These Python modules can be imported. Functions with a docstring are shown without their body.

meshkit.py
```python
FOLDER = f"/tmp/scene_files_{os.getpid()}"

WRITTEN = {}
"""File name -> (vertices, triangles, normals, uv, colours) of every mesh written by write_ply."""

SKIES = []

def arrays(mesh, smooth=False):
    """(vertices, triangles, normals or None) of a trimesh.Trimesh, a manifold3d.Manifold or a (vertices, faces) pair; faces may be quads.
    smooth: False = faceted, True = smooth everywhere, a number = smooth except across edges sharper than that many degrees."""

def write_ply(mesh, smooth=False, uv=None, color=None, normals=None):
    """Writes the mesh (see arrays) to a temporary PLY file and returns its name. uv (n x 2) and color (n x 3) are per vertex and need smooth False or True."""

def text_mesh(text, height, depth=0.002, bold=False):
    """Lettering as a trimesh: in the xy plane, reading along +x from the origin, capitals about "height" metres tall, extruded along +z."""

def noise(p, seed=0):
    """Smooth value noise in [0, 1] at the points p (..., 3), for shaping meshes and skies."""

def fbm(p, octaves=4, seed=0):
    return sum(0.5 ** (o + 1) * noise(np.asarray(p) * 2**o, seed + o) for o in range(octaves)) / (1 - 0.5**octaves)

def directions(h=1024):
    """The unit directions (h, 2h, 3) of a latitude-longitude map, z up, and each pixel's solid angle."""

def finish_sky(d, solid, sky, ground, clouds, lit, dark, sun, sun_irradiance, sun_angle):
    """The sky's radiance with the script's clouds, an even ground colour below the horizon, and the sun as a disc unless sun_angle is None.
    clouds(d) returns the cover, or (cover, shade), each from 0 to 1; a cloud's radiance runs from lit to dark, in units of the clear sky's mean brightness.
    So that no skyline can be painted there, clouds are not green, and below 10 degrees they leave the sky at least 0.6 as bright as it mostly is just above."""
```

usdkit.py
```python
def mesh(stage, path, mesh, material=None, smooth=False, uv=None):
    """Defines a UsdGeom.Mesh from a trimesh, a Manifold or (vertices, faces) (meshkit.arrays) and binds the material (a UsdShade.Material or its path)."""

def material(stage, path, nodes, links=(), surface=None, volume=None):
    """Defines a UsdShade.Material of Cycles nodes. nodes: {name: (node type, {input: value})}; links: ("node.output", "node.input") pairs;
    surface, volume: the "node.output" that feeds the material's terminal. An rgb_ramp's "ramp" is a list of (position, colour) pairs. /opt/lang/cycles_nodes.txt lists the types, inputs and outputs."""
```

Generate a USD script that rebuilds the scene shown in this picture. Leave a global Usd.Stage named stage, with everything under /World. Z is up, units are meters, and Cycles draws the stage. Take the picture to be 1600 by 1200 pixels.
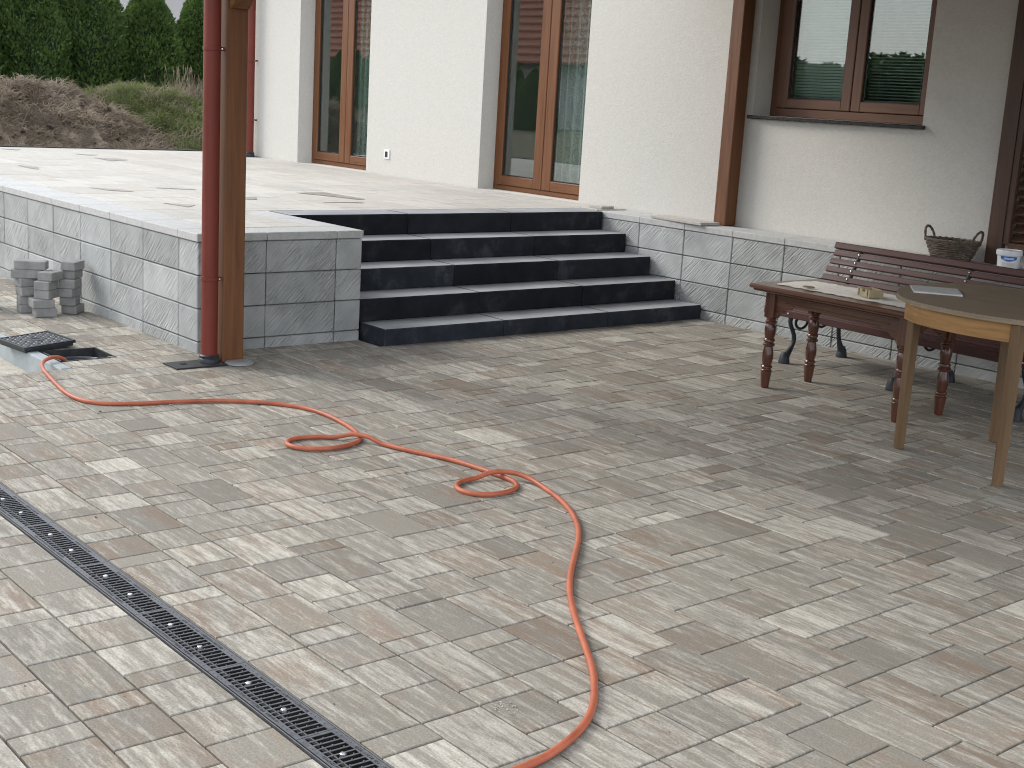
import math, random
import numpy as np, trimesh, usdkit, meshkit
from shapely.geometry import Polygon, box as sbox
from pxr import Usd, UsdGeom, UsdLux, UsdShade, Sdf, Gf, Vt

rng = np.random.default_rng(7)
stage = Usd.Stage.CreateInMemory()
UsdGeom.SetStageUpAxis(stage, UsdGeom.Tokens.z)
UsdGeom.SetStageMetersPerUnit(stage, 1.0)
UsdGeom.Xform.Define(stage, '/World')
UsdGeom.Scope.Define(stage, '/World/Looks')

# ------------------------------------------------------------------ camera, sky, sun
FPX = 2071.77                                     # focal length in pixels of a 1600 wide picture
EYE = np.array([7.16027, -3.59939, 1.60614])
RIGHT = np.array([0.63724, 0.76846, 0.05821])
DOWN = np.array([0.19876, -0.09091, -0.97582])
FWD = np.array([-0.74459, 0.63340, -0.21067])
cam = UsdGeom.Camera.Define(stage, '/World/camera')
cam.CreateHorizontalApertureAttr(36.0)
cam.CreateVerticalApertureAttr(27.0)
cam.CreateFocalLengthAttr(36.0 * FPX / 1600.0)
cam.CreateClippingRangeAttr(Gf.Vec2f(0.05, 2000))
cam.CreateExposureAttr(1.10)
M = Gf.Matrix4d(*RIGHT, 0, *(-DOWN), 0, *(-FWD), 0, *EYE, 1)
cam.AddTransformOp().Set(M)

SUN = np.array([-0.78, -0.42, 0.63]); SUN /= np.linalg.norm(SUN)
sky_m = usdkit.material(stage, '/World/Looks/sky', {
    's': ('sky_texture', {'sky_type': 'single_scattering', 'sun_disc': False, 'sun_elevation': math.asin(SUN[2]),
                          'sun_rotation': math.atan2(SUN[0], SUN[1]), 'aerosol_density': 2.0}),
    'tc': ('texture_coordinate', {}),
    'mp': ('mapping', {'scale': (1.0, 1.0, 2.2)}),
    'n': ('noise_texture', {'scale': 2.3, 'detail': 5.0, 'roughness': 0.55}),
    'r': ('rgb_ramp', {'ramp': [(0.30, (.52, .52, .52)), (0.66, (.94, .94, .94))]}),
    'm': ('mix', {'color2': (8.8, 9.15, 9.7)}),
    'b': ('background_shader', {'strength': 0.10})},
    [('tc.generated', 'mp.vector'), ('mp.vector', 'n.vector'), ('n.fac', 'r.fac'), ('r.color', 'm.fac'), ('s.color', 'm.color1'), ('m.color', 'b.color')], surface='b.background')
dome = UsdLux.DomeLight.Define(stage, '/World/sky')
dome.GetPrim().SetCustomDataByKey('kind', 'structure')
UsdShade.MaterialBindingAPI.Apply(dome.GetPrim()).Bind(sky_m)
sun = UsdLux.DistantLight.Define(stage, '/World/sun')
sun.CreateNormalizeAttr(True); sun.CreateIntensityAttr(0.34); sun.CreateAngleAttr(24.0)
sun.CreateColorAttr(Gf.Vec3f(1.0, 0.96, 0.9))
_z = SUN; _x = np.cross([0, 0, 1.0], _z); _x /= np.linalg.norm(_x); _y = np.cross(_z, _x)
sun.AddTransformOp().Set(Gf.Matrix4d(*_x, 0, *_y, 0, *_z, 0, 0, 0, 0, 1))

# ------------------------------------------------------------------ mesh helpers: a mesh is (V, F)
def cat(ms):
    V, F, n = [], [], 0
    for v, f in ms:
        V.append(v); F.append(np.asarray(f) + n); n += len(v)
    return np.vstack(V), np.vstack(F)

def tm(m):
    return np.array(m.vertices), np.array(m.faces)

def move(m, d):
    return m[0] + np.asarray(d, float), m[1]

def rotz(m, a, about=(0, 0, 0)):
    c, s = math.cos(a), math.sin(a); o = np.asarray(about, float)
    return (m[0] - o) @ np.array([[c, s, 0], [-s, c, 0], [0, 0, 1]]) + o, m[1]

def rot(m, axis, a, about=(0, 0, 0)):
    R = trimesh.transformations.rotation_matrix(a, axis)[:3, :3]; o = np.asarray(about, float)
    return (m[0] - o) @ R.T + o, m[1]

_sg = np.array([(x, y, z) for x in (0, 1) for y in (0, 1) for z in (0, 1)], float)
def _cpts(lo, hi, c):
    P = lo + _sg * (hi - lo); I = np.where(_sg > 0, -1.0, 1.0) * c; out = []
    for k in range(3):
        Q = P + I; Q[:, k] = P[:, k]; out.append(Q)
    return np.vstack(out)
_h = trimesh.Trimesh(_cpts(np.zeros(3), np.array([1.0, 1.1, 1.2]), .1), process=False).convex_hull if False else None
from scipy.spatial import ConvexHull
_P = _cpts(np.zeros(3), np.array([1.0, 1.1, 1.2]), .1); _H = ConvexHull(_P); _CF = []
for _s, _e in zip(_H.simplices, _H.equations):
    a, b, c = _P[_s]; _CF.append(_s if np.dot(np.cross(b - a, c - a), _e[:3]) > 0 else _s[::-1])
_CF = np.array(_CF)
def cbox(lo, hi, c=.004):
    lo, hi = np.minimum(lo, hi).astype(float), np.maximum(lo, hi).astype(float)
    return _cpts(lo, hi, min(c, .45 * (hi - lo).min())), _CF.copy()

def bar(a, b, w, h, c=.003, up=(0, 0, 1)):
    """box along a->b, w sideways, h along up"""
    a, b = np.asarray(a, float), np.asarray(b, float); d = b - a; L = np.linalg.norm(d); d /= L
    s = np.cross(up, d); s /= np.linalg.norm(s); u = np.cross(d, s)
    v, f = cbox((0, -w / 2, -h / 2), (L, w / 2, h / 2), c)
    return a + v @ np.array([d, s, u]), f

def tube(pts, r, n=10, closed=False):
    P = np.asarray(pts, float); r = np.broadcast_to(np.asarray(r, float), (len(P),))
    T = np.gradient(P, axis=0); T /= np.linalg.norm(T, axis=1, keepdims=True)
    u = np.cross(T[0], [0, 0, 1.0]); u = u if np.linalg.norm(u) > 1e-3 else np.cross(T[0], [0, 1.0, 0]); V = []
    for p, t, q in zip(P, T, r):
        u = u - t * (u @ t); u /= np.linalg.norm(u); w = np.cross(t, u)
        a = np.arange(n) * 2 * np.pi / n
        V.append(p + q * (np.cos(a)[:, None] * u + np.sin(a)[:, None] * w))
    V = np.vstack(V); F = []
    for i in range(len(P) - 1):
        for k in range(n):
            a, b = i * n + k, i * n + (k + 1) % n
            F += [(a, b, b + n), (a, b + n, a + n)]
    V = np.vstack([V, P[0], P[-1]]); c0, c1, o = len(V) - 2, len(V) - 1, (len(P) - 1) * n
    for k in range(n):
        F += [(c0, (k + 1) % n, k), (c1, o + k, o + (k + 1) % n)]
    return V, np.array(F)

def spline(pts, m=8):
    from scipy.interpolate import CubicSpline
    P = np.asarray(pts, float); t = np.r_[0, np.cumsum(np.linalg.norm(np.diff(P, axis=0), axis=1) ** .6)]
    return CubicSpline(t, P)(np.linspace(0, t[-1], m * len(P)))

def lathe(prof, n=20, sx=1.0, sy=1.0):
    prof = np.asarray(prof, float); a = np.arange(n) * 2 * np.pi / n
    V = np.vstack([np.c_[r * np.cos(a) * sx, r * np.sin(a) * sy, np.full(n, z)] for r, z in prof]); F = []
    for i in range(len(prof) - 1):
        for k in range(n):
            p, q = i * n + k, i * n + (k + 1) % n
            F += [(p, q, q + n), (p, q + n, p + n)]
    V = np.vstack([V, [[0, 0, prof[0, 1]], [0, 0, prof[-1, 1]]]]); c0, c1, o = len(V) - 2, len(V) - 1, (len(prof) - 1) * n
    for k in range(n):
        F += [(c0, (k + 1) % n, k), (c1, o + k, o + (k + 1) % n)]
    return V, np.array(F)

def prism(poly, h, z=0.0):
    ms = [tm(trimesh.creation.extrude_polygon(g, h, engine='earcut')) for g in getattr(poly, 'geoms', [poly])]
    return move(cat(ms), (0, 0, z))

def prism_y(poly, y0, y1):
    """polygon in (x, z), extruded from y0 to y1"""
    v, f = prism(poly, y1 - y0)
    return np.c_[v[:, 0], y0 + (y1 - y0) - v[:, 2], v[:, 1]], f

def prism_x(poly, x0, x1):
    """polygon in (y, z), extruded from x0 to x1"""
    v, f = prism(poly, x1 - x0)
    return np.c_[x0 + v[:, 2], v[:, 0], v[:, 1]], f

# ------------------------------------------------------------------ scene helpers
used = {}
def numbered(parent, name):
    k = used.get((parent, name), 0); used[(parent, name)] = k + 1
    return f'{parent}/{name}' + (f'_{k:03d}' if k else '')

def put(path, m, mat, smooth=False, tone=None):
    g = usdkit.mesh(stage, path, m, mat, smooth)
    if tone is not None:
        t = np.asarray(tone, np.float32)
        if t.ndim == 1:
            t = np.repeat(t[None], len(g.GetPointsAttr().Get()), 0)
        UsdGeom.PrimvarsAPI(g).CreatePrimvar('tone', Sdf.ValueTypeNames.Color3fArray, 'vertex').Set(Vt.Vec3fArray.FromNumpy(t))
    return g

def tag(prim, label=None, cat_=None, group=None, kind=None):
    for k, v in (('label', label), ('category', cat_), ('group', group), ('kind', kind)):
        if v:
            prim.SetCustomDataByKey(k, v)

class Thing:
    """an Xform at the thing's base; parts are given in world coordinates"""
    def __init__(self, name, label=None, cat_=None, loc=(0, 0, 0), group=None, kind=None):
        self.path = numbered('/World', name); self.loc = np.asarray(loc, float)
        x = UsdGeom.Xform.Define(stage, self.path); x.AddTranslateOp().Set(Gf.Vec3d(*map(float, loc)))
        self.prim = x.GetPrim(); tag(self.prim, label, cat_, group, kind)
    def part(self, name, m, mat, smooth=False, under=None, label=None, kind=None, tone=None):
        p = numbered(under or self.path, name)
        tag(put(p, (m[0] - self.loc, m[1]), mat, smooth, tone).GetPrim(), label, kind=kind)
        return p
    def sub(self, name, under=None, label=None):
        p = numbered(under or self.path, name); UsdGeom.Xform.Define(stage, p)
        if label: tag(stage.GetPrimAtPath(p), label)
        return p

def single(name, m, mat, label=None, cat_=None, group=None, kind=None, smooth=False, tone=None):
    p = numbered('/World', name); tag(put(p, m, mat, smooth, tone).GetPrim(), label, cat_, group, kind)
    return p

def copy_of(src, name, label, loc, rz=0.0, scale=1.0, group=None, cat_=None):
    p = numbered('/World', name); x = UsdGeom.Xform.Define(stage, p); pr = x.GetPrim()
    x.AddTranslateOp().Set(Gf.Vec3d(*map(float, loc))); x.AddRotateZOp().Set(float(rz)); x.AddScaleOp().Set(Gf.Vec3f(*np.broadcast_to(scale, 3).astype(float).tolist()))
    pr.GetReferences().AddInternalReference(src); pr.SetInstanceable(True)
    tag(pr, label, cat_, group)
    return pr

# ------------------------------------------------------------------ materials
def mat(name, nodes, links, surface='p.BSDF'):
    return usdkit.material(stage, '/World/Looks/' + name, nodes, links, surface=surface)

def rough_mat(name, c0, c1, rough=.7, scale=6.0, stretch=(1, 1, 1), bump_scale=120.0, bump=.3, dist=.003, spec=.4, c2=None, metallic=0.0, coat=0.0, detail=5.0):
    """two colours blended by noise, fine bump"""
    n = {'g': ('geometry', {}), 'mp': ('mapping', {'scale': stretch}),
         'n': ('noise_texture', {'scale': scale, 'detail': detail, 'roughness': .62}),
         'r': ('rgb_ramp', {'ramp': [(.32, c0), (.5, c2 or tuple((a + b) / 2 for a, b in zip(c0, c1))), (.68, c1)]}),
         'bn': ('noise_texture', {'scale': bump_scale, 'detail': 3.0}),
         'b': ('bump', {'strength': bump, 'distance': dist}),
         'rr': ('map_range', {'from_min': .3, 'from_max': .7, 'to_min': max(rough - .1, .03), 'to_max': min(rough + .1, 1)}),
         'p': ('principled_bsdf', {'roughness': rough, 'specular_ior_level': spec, 'metallic': metallic, 'coat_weight': coat, 'coat_roughness': .15})}
    l = [('g.position', 'mp.vector'), ('mp.vector', 'n.vector'), ('n.fac', 'r.fac'), ('r.color', 'p.base_color'), ('mp.vector', 'bn.vector'),
         ('bn.fac', 'b.height'), ('b.normal', 'p.normal'), ('n.fac', 'rr.value'), ('rr.result', 'p.roughness')]
    return mat(name, n, l)

def paver_mat(name, dark, brown, mid, light, streak=(2.2, 26.0, 1.0), cover=(.40, .66), amount=.85, vary=(.94, 1.05)):
    n = {'g': ('geometry', {}), 'a': ('attribute', {'attribute': 'tone'}), 'sep': ('separate_color', {}),
         'off': ('vector_math', {'math_type': 'scale', 'scale': 37.0}), 'add': ('vector_math', {'math_type': 'add'}),
         'm1': ('mapping', {'scale': streak}), 'm2': ('mapping', {'scale': (1.0, 4.0, 1.0)}), 'm3': ('mapping', {'scale': (streak[0] * 6, streak[1] * 2.6, 1.0)}),
         'n1': ('noise_texture', {'scale': 1.0, 'detail': 6.0, 'roughness': .68, 'distortion': .35}),
         'n2': ('noise_texture', {'scale': 2.4, 'detail': 4.0, 'roughness': .6}),
         'n3': ('noise_texture', {'scale': 1.0, 'detail': 4.0, 'roughness': .7}),
         'n4': ('noise_texture', {'scale': 150.0, 'detail': 4.0, 'roughness': .7}),
         'shift': ('math', {'math_type': 'multiply_add', 'value2': .24, 'value3': -.12}),
         'sum': ('math', {'math_type': 'add'}),
         'mul': ('math', {'math_type': 'multiply_add', 'value2': .70, 'value3': -.35}),
         'sum2': ('math', {'math_type': 'add'}),
         'ls': ('map_range', {'range_type': 'smoothstep', 'from_min': cover[0], 'from_max': cover[1], 'to_min': 0.0, 'to_max': amount}),
         'bs': ('map_range', {'range_type': 'smoothstep', 'from_min': .40, 'from_max': .62, 'to_min': 0.0, 'to_max': 1.0}),
         'bsm': ('math', {'math_type': 'multiply'}),
         'base': ('mix', {'color1': dark, 'color2': mid}), 'brn': ('mix', {'color2': brown}), 'lit': ('mix', {'color2': light}),
         'sp': ('map_range', {'from_min': .3, 'from_max': .7, 'to_min': .72, 'to_max': 1.28}),
         'spm': ('vector_math', {'math_type': 'scale'}), 'vr': ('map_range', {'from_min': 0.0, 'from_max': 1.0, 'to_min': vary[0], 'to_max': vary[1]}), 'vm': ('vector_math', {'math_type': 'scale'}),
         'bh': ('math', {'math_type': 'multiply_add', 'value2': .6}),
         'b': ('bump', {'strength': .35, 'distance': .0012}),
         'p': ('principled_bsdf', {'roughness': .78, 'specular_ior_level': .35})}
    l = [('a.color', 'sep.color'), ('a.vector', 'off.vector1'), ('g.position', 'add.vector1'), ('off.vector', 'add.vector2'),
         ('add.vector', 'm1.vector'), ('add.vector', 'm2.vector'), ('add.vector', 'm3.vector'), ('m1.vector', 'n1.vector'), ('m2.vector', 'n2.vector'), ('m3.vector', 'n3.vector'),
         ('g.position', 'n4.vector'), ('sep.r', 'shift.value1'), ('shift.value', 'sum.value1'), ('n1.fac', 'sum.value2'),
         ('n3.fac', 'mul.value1'), ('mul.value', 'sum2.value1'), ('sum.value', 'sum2.value2'), ('sum2.value', 'ls.value'),
         ('n2.fac', 'base.fac'), ('n2.fac', 'bs.value'), ('bs.result', 'bsm.value1'), ('sep.g', 'bsm.value2'), ('bsm.value', 'brn.fac'), ('base.color', 'brn.color1'),
         ('brn.color', 'lit.color1'), ('ls.result', 'lit.fac'), ('n4.fac', 'sp.value'), ('lit.color', 'spm.vector1'), ('sp.result', 'spm.scale'), ('sep.b', 'vr.value'), ('spm.vector', 'vm.vector1'), ('vr.result', 'vm.scale'), ('vm.vector', 'p.base_color'),
         ('n4.fac', 'bh.value1'), ('n1.fac', 'bh.value3'), ('bh.value', 'b.height'), ('b.normal', 'p.normal')]
    return mat(name, n, l)

def block_mat(name, c0, c1):
    """split-look concrete: slanting saw grooves that are strong on some blocks and faint on others"""
    n = {'g': ('geometry', {}), 'a': ('attribute', {'attribute': 'tone'}), 'sep': ('separate_color', {}), 'xyz': ('separate_xyz', {}),
         'u': ('math', {'math_type': 'add'}), 'al': ('math', {'math_type': 'add'}), 'ac': ('math', {'math_type': 'subtract'}),
         'als': ('math', {'math_type': 'multiply', 'value2': 5.0}), 'acs': ('math', {'math_type': 'multiply', 'value2': 58.0}),
         'sd': ('math', {'math_type': 'multiply', 'value2': 91.0}),
         'v': ('combine_xyz', {}), 'n': ('noise_texture', {'scale': 1.0, 'detail': 2.5, 'roughness': .6, 'distortion': .03}),
         'fine': ('noise_texture', {'scale': 210.0, 'detail': 3.0}), 'big': ('noise_texture', {'scale': 7.0, 'detail': 4.0}), 'patch': ('noise_texture', {'scale': 5.0, 'detail': 2.0}),
         'ps': ('map_range', {'range_type': 'smoothstep', 'from_min': .38, 'from_max': .6, 'to_min': .30, 'to_max': 1.0}),
         'pt': ('math', {'math_type': 'multiply'}), 'gr': ('math', {'math_type': 'multiply'}), 'gm': ('map_range', {'from_min': .40, 'from_max': .58, 'to_min': 0.0, 'to_max': 1.0}),
         'amt': ('map_range', {'from_min': 0.0, 'from_max': 1.0, 'to_min': .25, 'to_max': 1.0}),
         'fs': ('math', {'math_type': 'multiply_add', 'value2': .30}),
         'b': ('bump', {'strength': 1.0, 'distance': .006}),
         'r': ('rgb_ramp', {'ramp': [(.3, c0), (.7, c1)]}),
         'tn': ('map_range', {'from_min': 0.0, 'from_max': 1.0, 'to_min': .86, 'to_max': 1.12}), 'tm': ('vector_math', {'math_type': 'scale'}),
         'p': ('principled_bsdf', {'roughness': .88, 'specular_ior_level': .25})}
    l = [('a.color', 'sep.color'), ('g.position', 'xyz.vector'), ('xyz.x', 'u.value1'), ('xyz.y', 'u.value2'), ('u.value', 'al.value1'), ('xyz.z', 'al.value2'),
         ('u.value', 'ac.value1'), ('xyz.z', 'ac.value2'), ('al.value', 'als.value1'), ('ac.value', 'acs.value1'), ('sep.g', 'sd.value1'),
         ('als.value', 'v.x'), ('acs.value', 'v.y'), ('sd.value', 'v.z'), ('v.vector', 'n.vector'), ('g.position', 'fine.vector'), ('g.position', 'big.vector'), ('g.position', 'patch.vector'),
         ('patch.fac', 'ps.value'), ('sep.r', 'amt.value'), ('ps.result', 'pt.value1'), ('amt.result', 'pt.value2'), ('n.fac', 'gm.value'), ('gm.result', 'gr.value1'), ('pt.value', 'gr.value2'),
         ('fine.fac', 'fs.value1'), ('gr.value', 'fs.value3'), ('fs.value', 'b.height'), ('b.normal', 'p.normal'),
         ('big.fac', 'r.fac'), ('r.color', 'tm.vector1'), ('sep.b', 'tn.value'), ('tn.result', 'tm.scale'), ('tm.vector', 'p.base_color')]
    return mat(name, n, l)

def wood_mat(name, c0, c1, axis='z', rough=.45, scale=1.0, spec=.45, coat=0.0, bump=.25):
    s = {'x': (1.2, 22, 22), 'y': (22, 1.2, 22), 'z': (22, 22, 1.2)}[axis]
    return rough_mat(name, c0, c1, rough, 1.6 * scale, s, 6.0, bump, .0015, spec, coat=coat, detail=6.0)

def glass_mat(name, ior=1.9, tint=(.86, .93, .90)):
    return mat(name, {'t': ('transparent_bsdf', {'color': tint}), 'gl': ('glossy_bsdf', {'roughness': .008, 'color': (1, 1, 1)}), 'g': ('geometry', {}), 'io': ('map_range', {'from_min': 0.0, 'from_max': 1.0, 'to_min': ior, 'to_max': 1 / ior}), 'f': ('fresnel', {'IOR': ior}), 'm': ('mix_closure', {})},
               [('g.backfacing', 'io.value'), ('io.result', 'f.IOR'), ('f.fac', 'm.fac'), ('t.BSDF', 'm.closure1'), ('gl.BSDF', 'm.closure2')], surface='m.closure')

def leaf_mat(name, c0, c1, c2, scale=3.0, translucent=.25, rough=.6):
    return mat(name, {'g': ('geometry', {}), 'n': ('noise_texture', {'scale': scale, 'detail': 3.0}), 'w': ('math', {'math_type': 'multiply_add', 'value2': .5}), 'h': ('math', {'math_type': 'multiply', 'value2': .55}),
                      'r': ('rgb_ramp', {'ramp': [(.18, c0), (.5, c1), (.85, c2)]}), 'p': ('principled_bsdf', {'roughness': rough, 'specular_ior_level': .25}),
                      't': ('translucent_bsdf', {}), 'm': ('mix_closure', {'fac': translucent})},
               [('g.position', 'n.vector'), ('n.fac', 'h.value1'), ('g.random_per_island', 'w.value1'), ('h.value', 'w.value3'), ('w.value', 'r.fac'), ('r.color', 'p.base_color'), ('r.color', 't.color'), ('p.BSDF', 'm.closure1'), ('t.BSDF', 'm.closure2')], surface='m.closure')

PAV = paver_mat('paver', (.168, .156, .132), (.190, .144, .106), (.236, .218, .182), (.44, .418, .362), streak=(2.6, 30.0, 1.0), cover=(.40, .80), amount=.85, vary=(.86, 1.12))
SLAB = paver_mat('terrace_slab', (.37, .352, .320), (.385, .345, .295), (.405, .387, .350), (.48, .462, .425), streak=(1.4, 14.0, 1.0), amount=.6)
BLOCK = block_mat('wall_block', (.300, .310, .306), (.385, .395, .388))
CAP = rough_mat('cap_slab', (.36, .362, .355), (.46, .462, .452), .8, 30.0, bump_scale=120, bump=.4)
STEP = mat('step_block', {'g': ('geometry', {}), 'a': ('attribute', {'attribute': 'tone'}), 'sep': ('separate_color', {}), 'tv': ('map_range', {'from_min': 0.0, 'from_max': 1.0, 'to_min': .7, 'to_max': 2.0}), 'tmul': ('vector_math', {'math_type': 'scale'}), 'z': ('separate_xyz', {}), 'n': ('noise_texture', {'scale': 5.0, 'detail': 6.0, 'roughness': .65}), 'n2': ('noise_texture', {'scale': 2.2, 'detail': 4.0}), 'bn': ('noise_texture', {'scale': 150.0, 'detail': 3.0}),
    'r': ('rgb_ramp', {'ramp': [(.34, (.009, .0105, .014)), (.55, (.016, .0185, .0235)), (.72, (.045, .049, .055))]}), 'dust_sheen': ('rgb_ramp', {'ramp': [(.3, (.24, .25, .262)), (.7, (.37, .378, .39))]}),  # pale tread colour: dust plus grazing sky sheen painted onto upward faces
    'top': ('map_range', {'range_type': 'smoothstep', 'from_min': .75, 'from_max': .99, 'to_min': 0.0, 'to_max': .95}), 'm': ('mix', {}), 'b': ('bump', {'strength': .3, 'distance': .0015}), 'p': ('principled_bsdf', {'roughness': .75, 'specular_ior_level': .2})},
    [('g.position', 'n.vector'), ('g.position', 'n2.vector'), ('g.position', 'bn.vector'), ('g.true_normal', 'z.vector'), ('z.z', 'top.value'), ('a.color', 'sep.color'), ('sep.r', 'tv.value'), ('tv.result', 'tmul.scale'), ('r.color', 'tmul.vector1'), ('n.fac', 'r.fac'), ('n2.fac', 'dust_sheen.fac'), ('top.result', 'm.fac'), ('tmul.vector', 'm.color1'), ('dust_sheen.color', 'm.color2'), ('m.color', 'p.base_color'), ('bn.fac', 'b.height'), ('b.normal', 'p.normal')])
JOINT = rough_mat('joint_sand', (.030, .026, .022), (.065, .057, .048), .95, 20.0)
SAND = rough_mat('sand', (.33, .30, .25), (.48, .45, .38), .95, 14.0, bump_scale=90, bump=.8, dist=.01)
KERB = rough_mat('kerb', (.24, .275, .29), (.33, .36, .37), .85, 8.0, bump=.4)
PLASTER = rough_mat('plaster', (.505, .492, .456), (.560, .546, .508), .92, 42.0, bump_scale=95, bump=.38, dist=.006, spec=.2)
SOILCORE = rough_mat('fill', (.10, .09, .08), (.16, .15, .13), .95, 10.0)
POSTW = wood_mat('post_wood', (.085, .030, .0095), (.160, .062, .020), 'z', .5)
POSTX = wood_mat('beam_wood_x', (.085, .030, .0095), (.160, .062, .020), 'x', .5)
POSTY = wood_mat('beam_wood_y', (.085, .030, .0095), (.160, .062, .020), 'y', .5)
DARKZ = wood_mat('shutter_wood', (.045, .022, .014), (.095, .045, .026), 'z', .5)
DARKX = wood_mat('shutter_wood_x', (.055, .028, .016), (.12, .062, .034), 'x', .5)
FRZ = wood_mat('frame_wood', (.098, .033, .009), (.160, .058, .016), 'z', .42, bump=.1)
FRX = wood_mat('frame_wood_x', (.098, .033, .009), (.160, .058, .016), 'x', .42, bump=.1)
WFZ = wood_mat('window_wood', (.115, .055, .030), (.175, .085, .048), 'z', .42, bump=.1)
WFX = wood_mat('window_wood_x', (.115, .055, .030), (.175, .085, .048), 'x', .42, bump=.1)
GLASS = glass_mat('pane_glass')
GASKET = rough_mat('gasket', (.008, .008, .009), (.014, .014, .015), .6)
GRANITE = rough_mat('granite', (.006, .006, .007), (.065, .060, .056), .35, 70.0, c2=(.014, .013, .014), spec=.3)
PIPE = rough_mat('pipe_red', (.118, .021, .013), (.150, .028, .018), .5, 3.0, bump=.03, spec=.3)
BLACKP = rough_mat('black_plastic', (.012, .013, .015), (.028, .029, .031), .45, 30.0, bump=.1)
IRON = rough_mat('cast_iron', (.010, .013, .017), (.024, .028, .034), .5, 30.0, bump=.3, metallic=0.0)
GRATE = rough_mat('grate', (.060, .063, .069), (.110, .115, .123), .5, 40.0, bump=.15, spec=.5)
STEEL = rough_mat('steel', (.45, .46, .47), (.62, .63, .64), .35, 20.0, bump=.05, metallic=.9)
HOSE = rough_mat('hose_rubber', (.27, .068, .034), (.42, .120, .062), .5, 9.0, bump_scale=220, bump=.12, dist=.001)
BRICK = rough_mat('grey_brick', (.17, .17, .165), (.26, .256, .245), .9, 16.0, bump_scale=150, bump=.6)
BENCH = wood_mat('bench_wood', (.046, .018, .015), (.082, .034, .029), 'x', .55, coat=0.0, spec=.3, bump=.12)
TABW = wood_mat('dark_table_wood', (.048, .018, .010), (.10, .040, .021), 'x', .34, coat=.3, bump=.12)
TABL = wood_mat('dark_table_leg', (.040, .013, .008), (.075, .026, .014), 'z', .25, coat=.5, bump=.05)
TOPW = wood_mat('worn_table_top', (.185, .140, .090), (.285, .225, .155), 'x', .6)
OAKX = rough_mat('oak_apron', (.23, .112, .032), (.38, .205, .070), .45, 2.0, (2.0, 2.0, 26), 6.0, .2, .001, c2=(.31, .17, .060), coat=.1)
OAKZ = wood_mat('oak_leg', (.095, .055, .025), (.155, .093, .044), 'z', .5, bump=.12)
CLOTH = rough_mat('lace_cloth', (.78, .74, .66), (.88, .85, .78), .95, 70.0, bump_scale=60, bump=.12, dist=.002)
BOXW = wood_mat('small_box_wood', (.30, .24, .14), (.42, .34, .21), 'x', .6)
CARD = rough_mat('pale_slab', (.46, .46, .44), (.58, .58, .55), .7, 12.0, bump=.2)
WICK = rough_mat('wicker', (.045, .034, .025), (.145, .112, .080), .7, 22.0, bump_scale=150, bump=.6)
WHITEP = rough_mat('white_plastic', (.66, .68, .70), (.74, .75, .76), .35, 8.0, bump=.02)
BLUEP = rough_mat('blue_print', (.03, .09, .32), (.07, .17, .46), .4, 30.0, bump=.02)
SOCK = rough_mat('socket_plastic', (.76, .76, .75), (.82, .82, .81), .4, 8.0, bump=.02)
SLATW = rough_mat('blind_slat', (.62, .66, .66), (.70, .74, .74), .5, 8.0, bump=.02)
ROOM = rough_mat('room_wall', (.50, .49, .46), (.56, .55, .52), .9, 2.0)
ROOMF = rough_mat('room_floor', (.16, .11, .07), (.22, .16, .10), .5, 3.0)
TILE = rough_mat('roof_tile', (.22, .070, .045), (.33, .115, .075), .75, 6.0, bump_scale=50)
DIRT = rough_mat('mound_soil', (.065, .050, .037), (.26, .21, .16), .95, 3.5, bump_scale=30, bump=1.0, dist=.05, c2=(.10, .075, .053))
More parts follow.
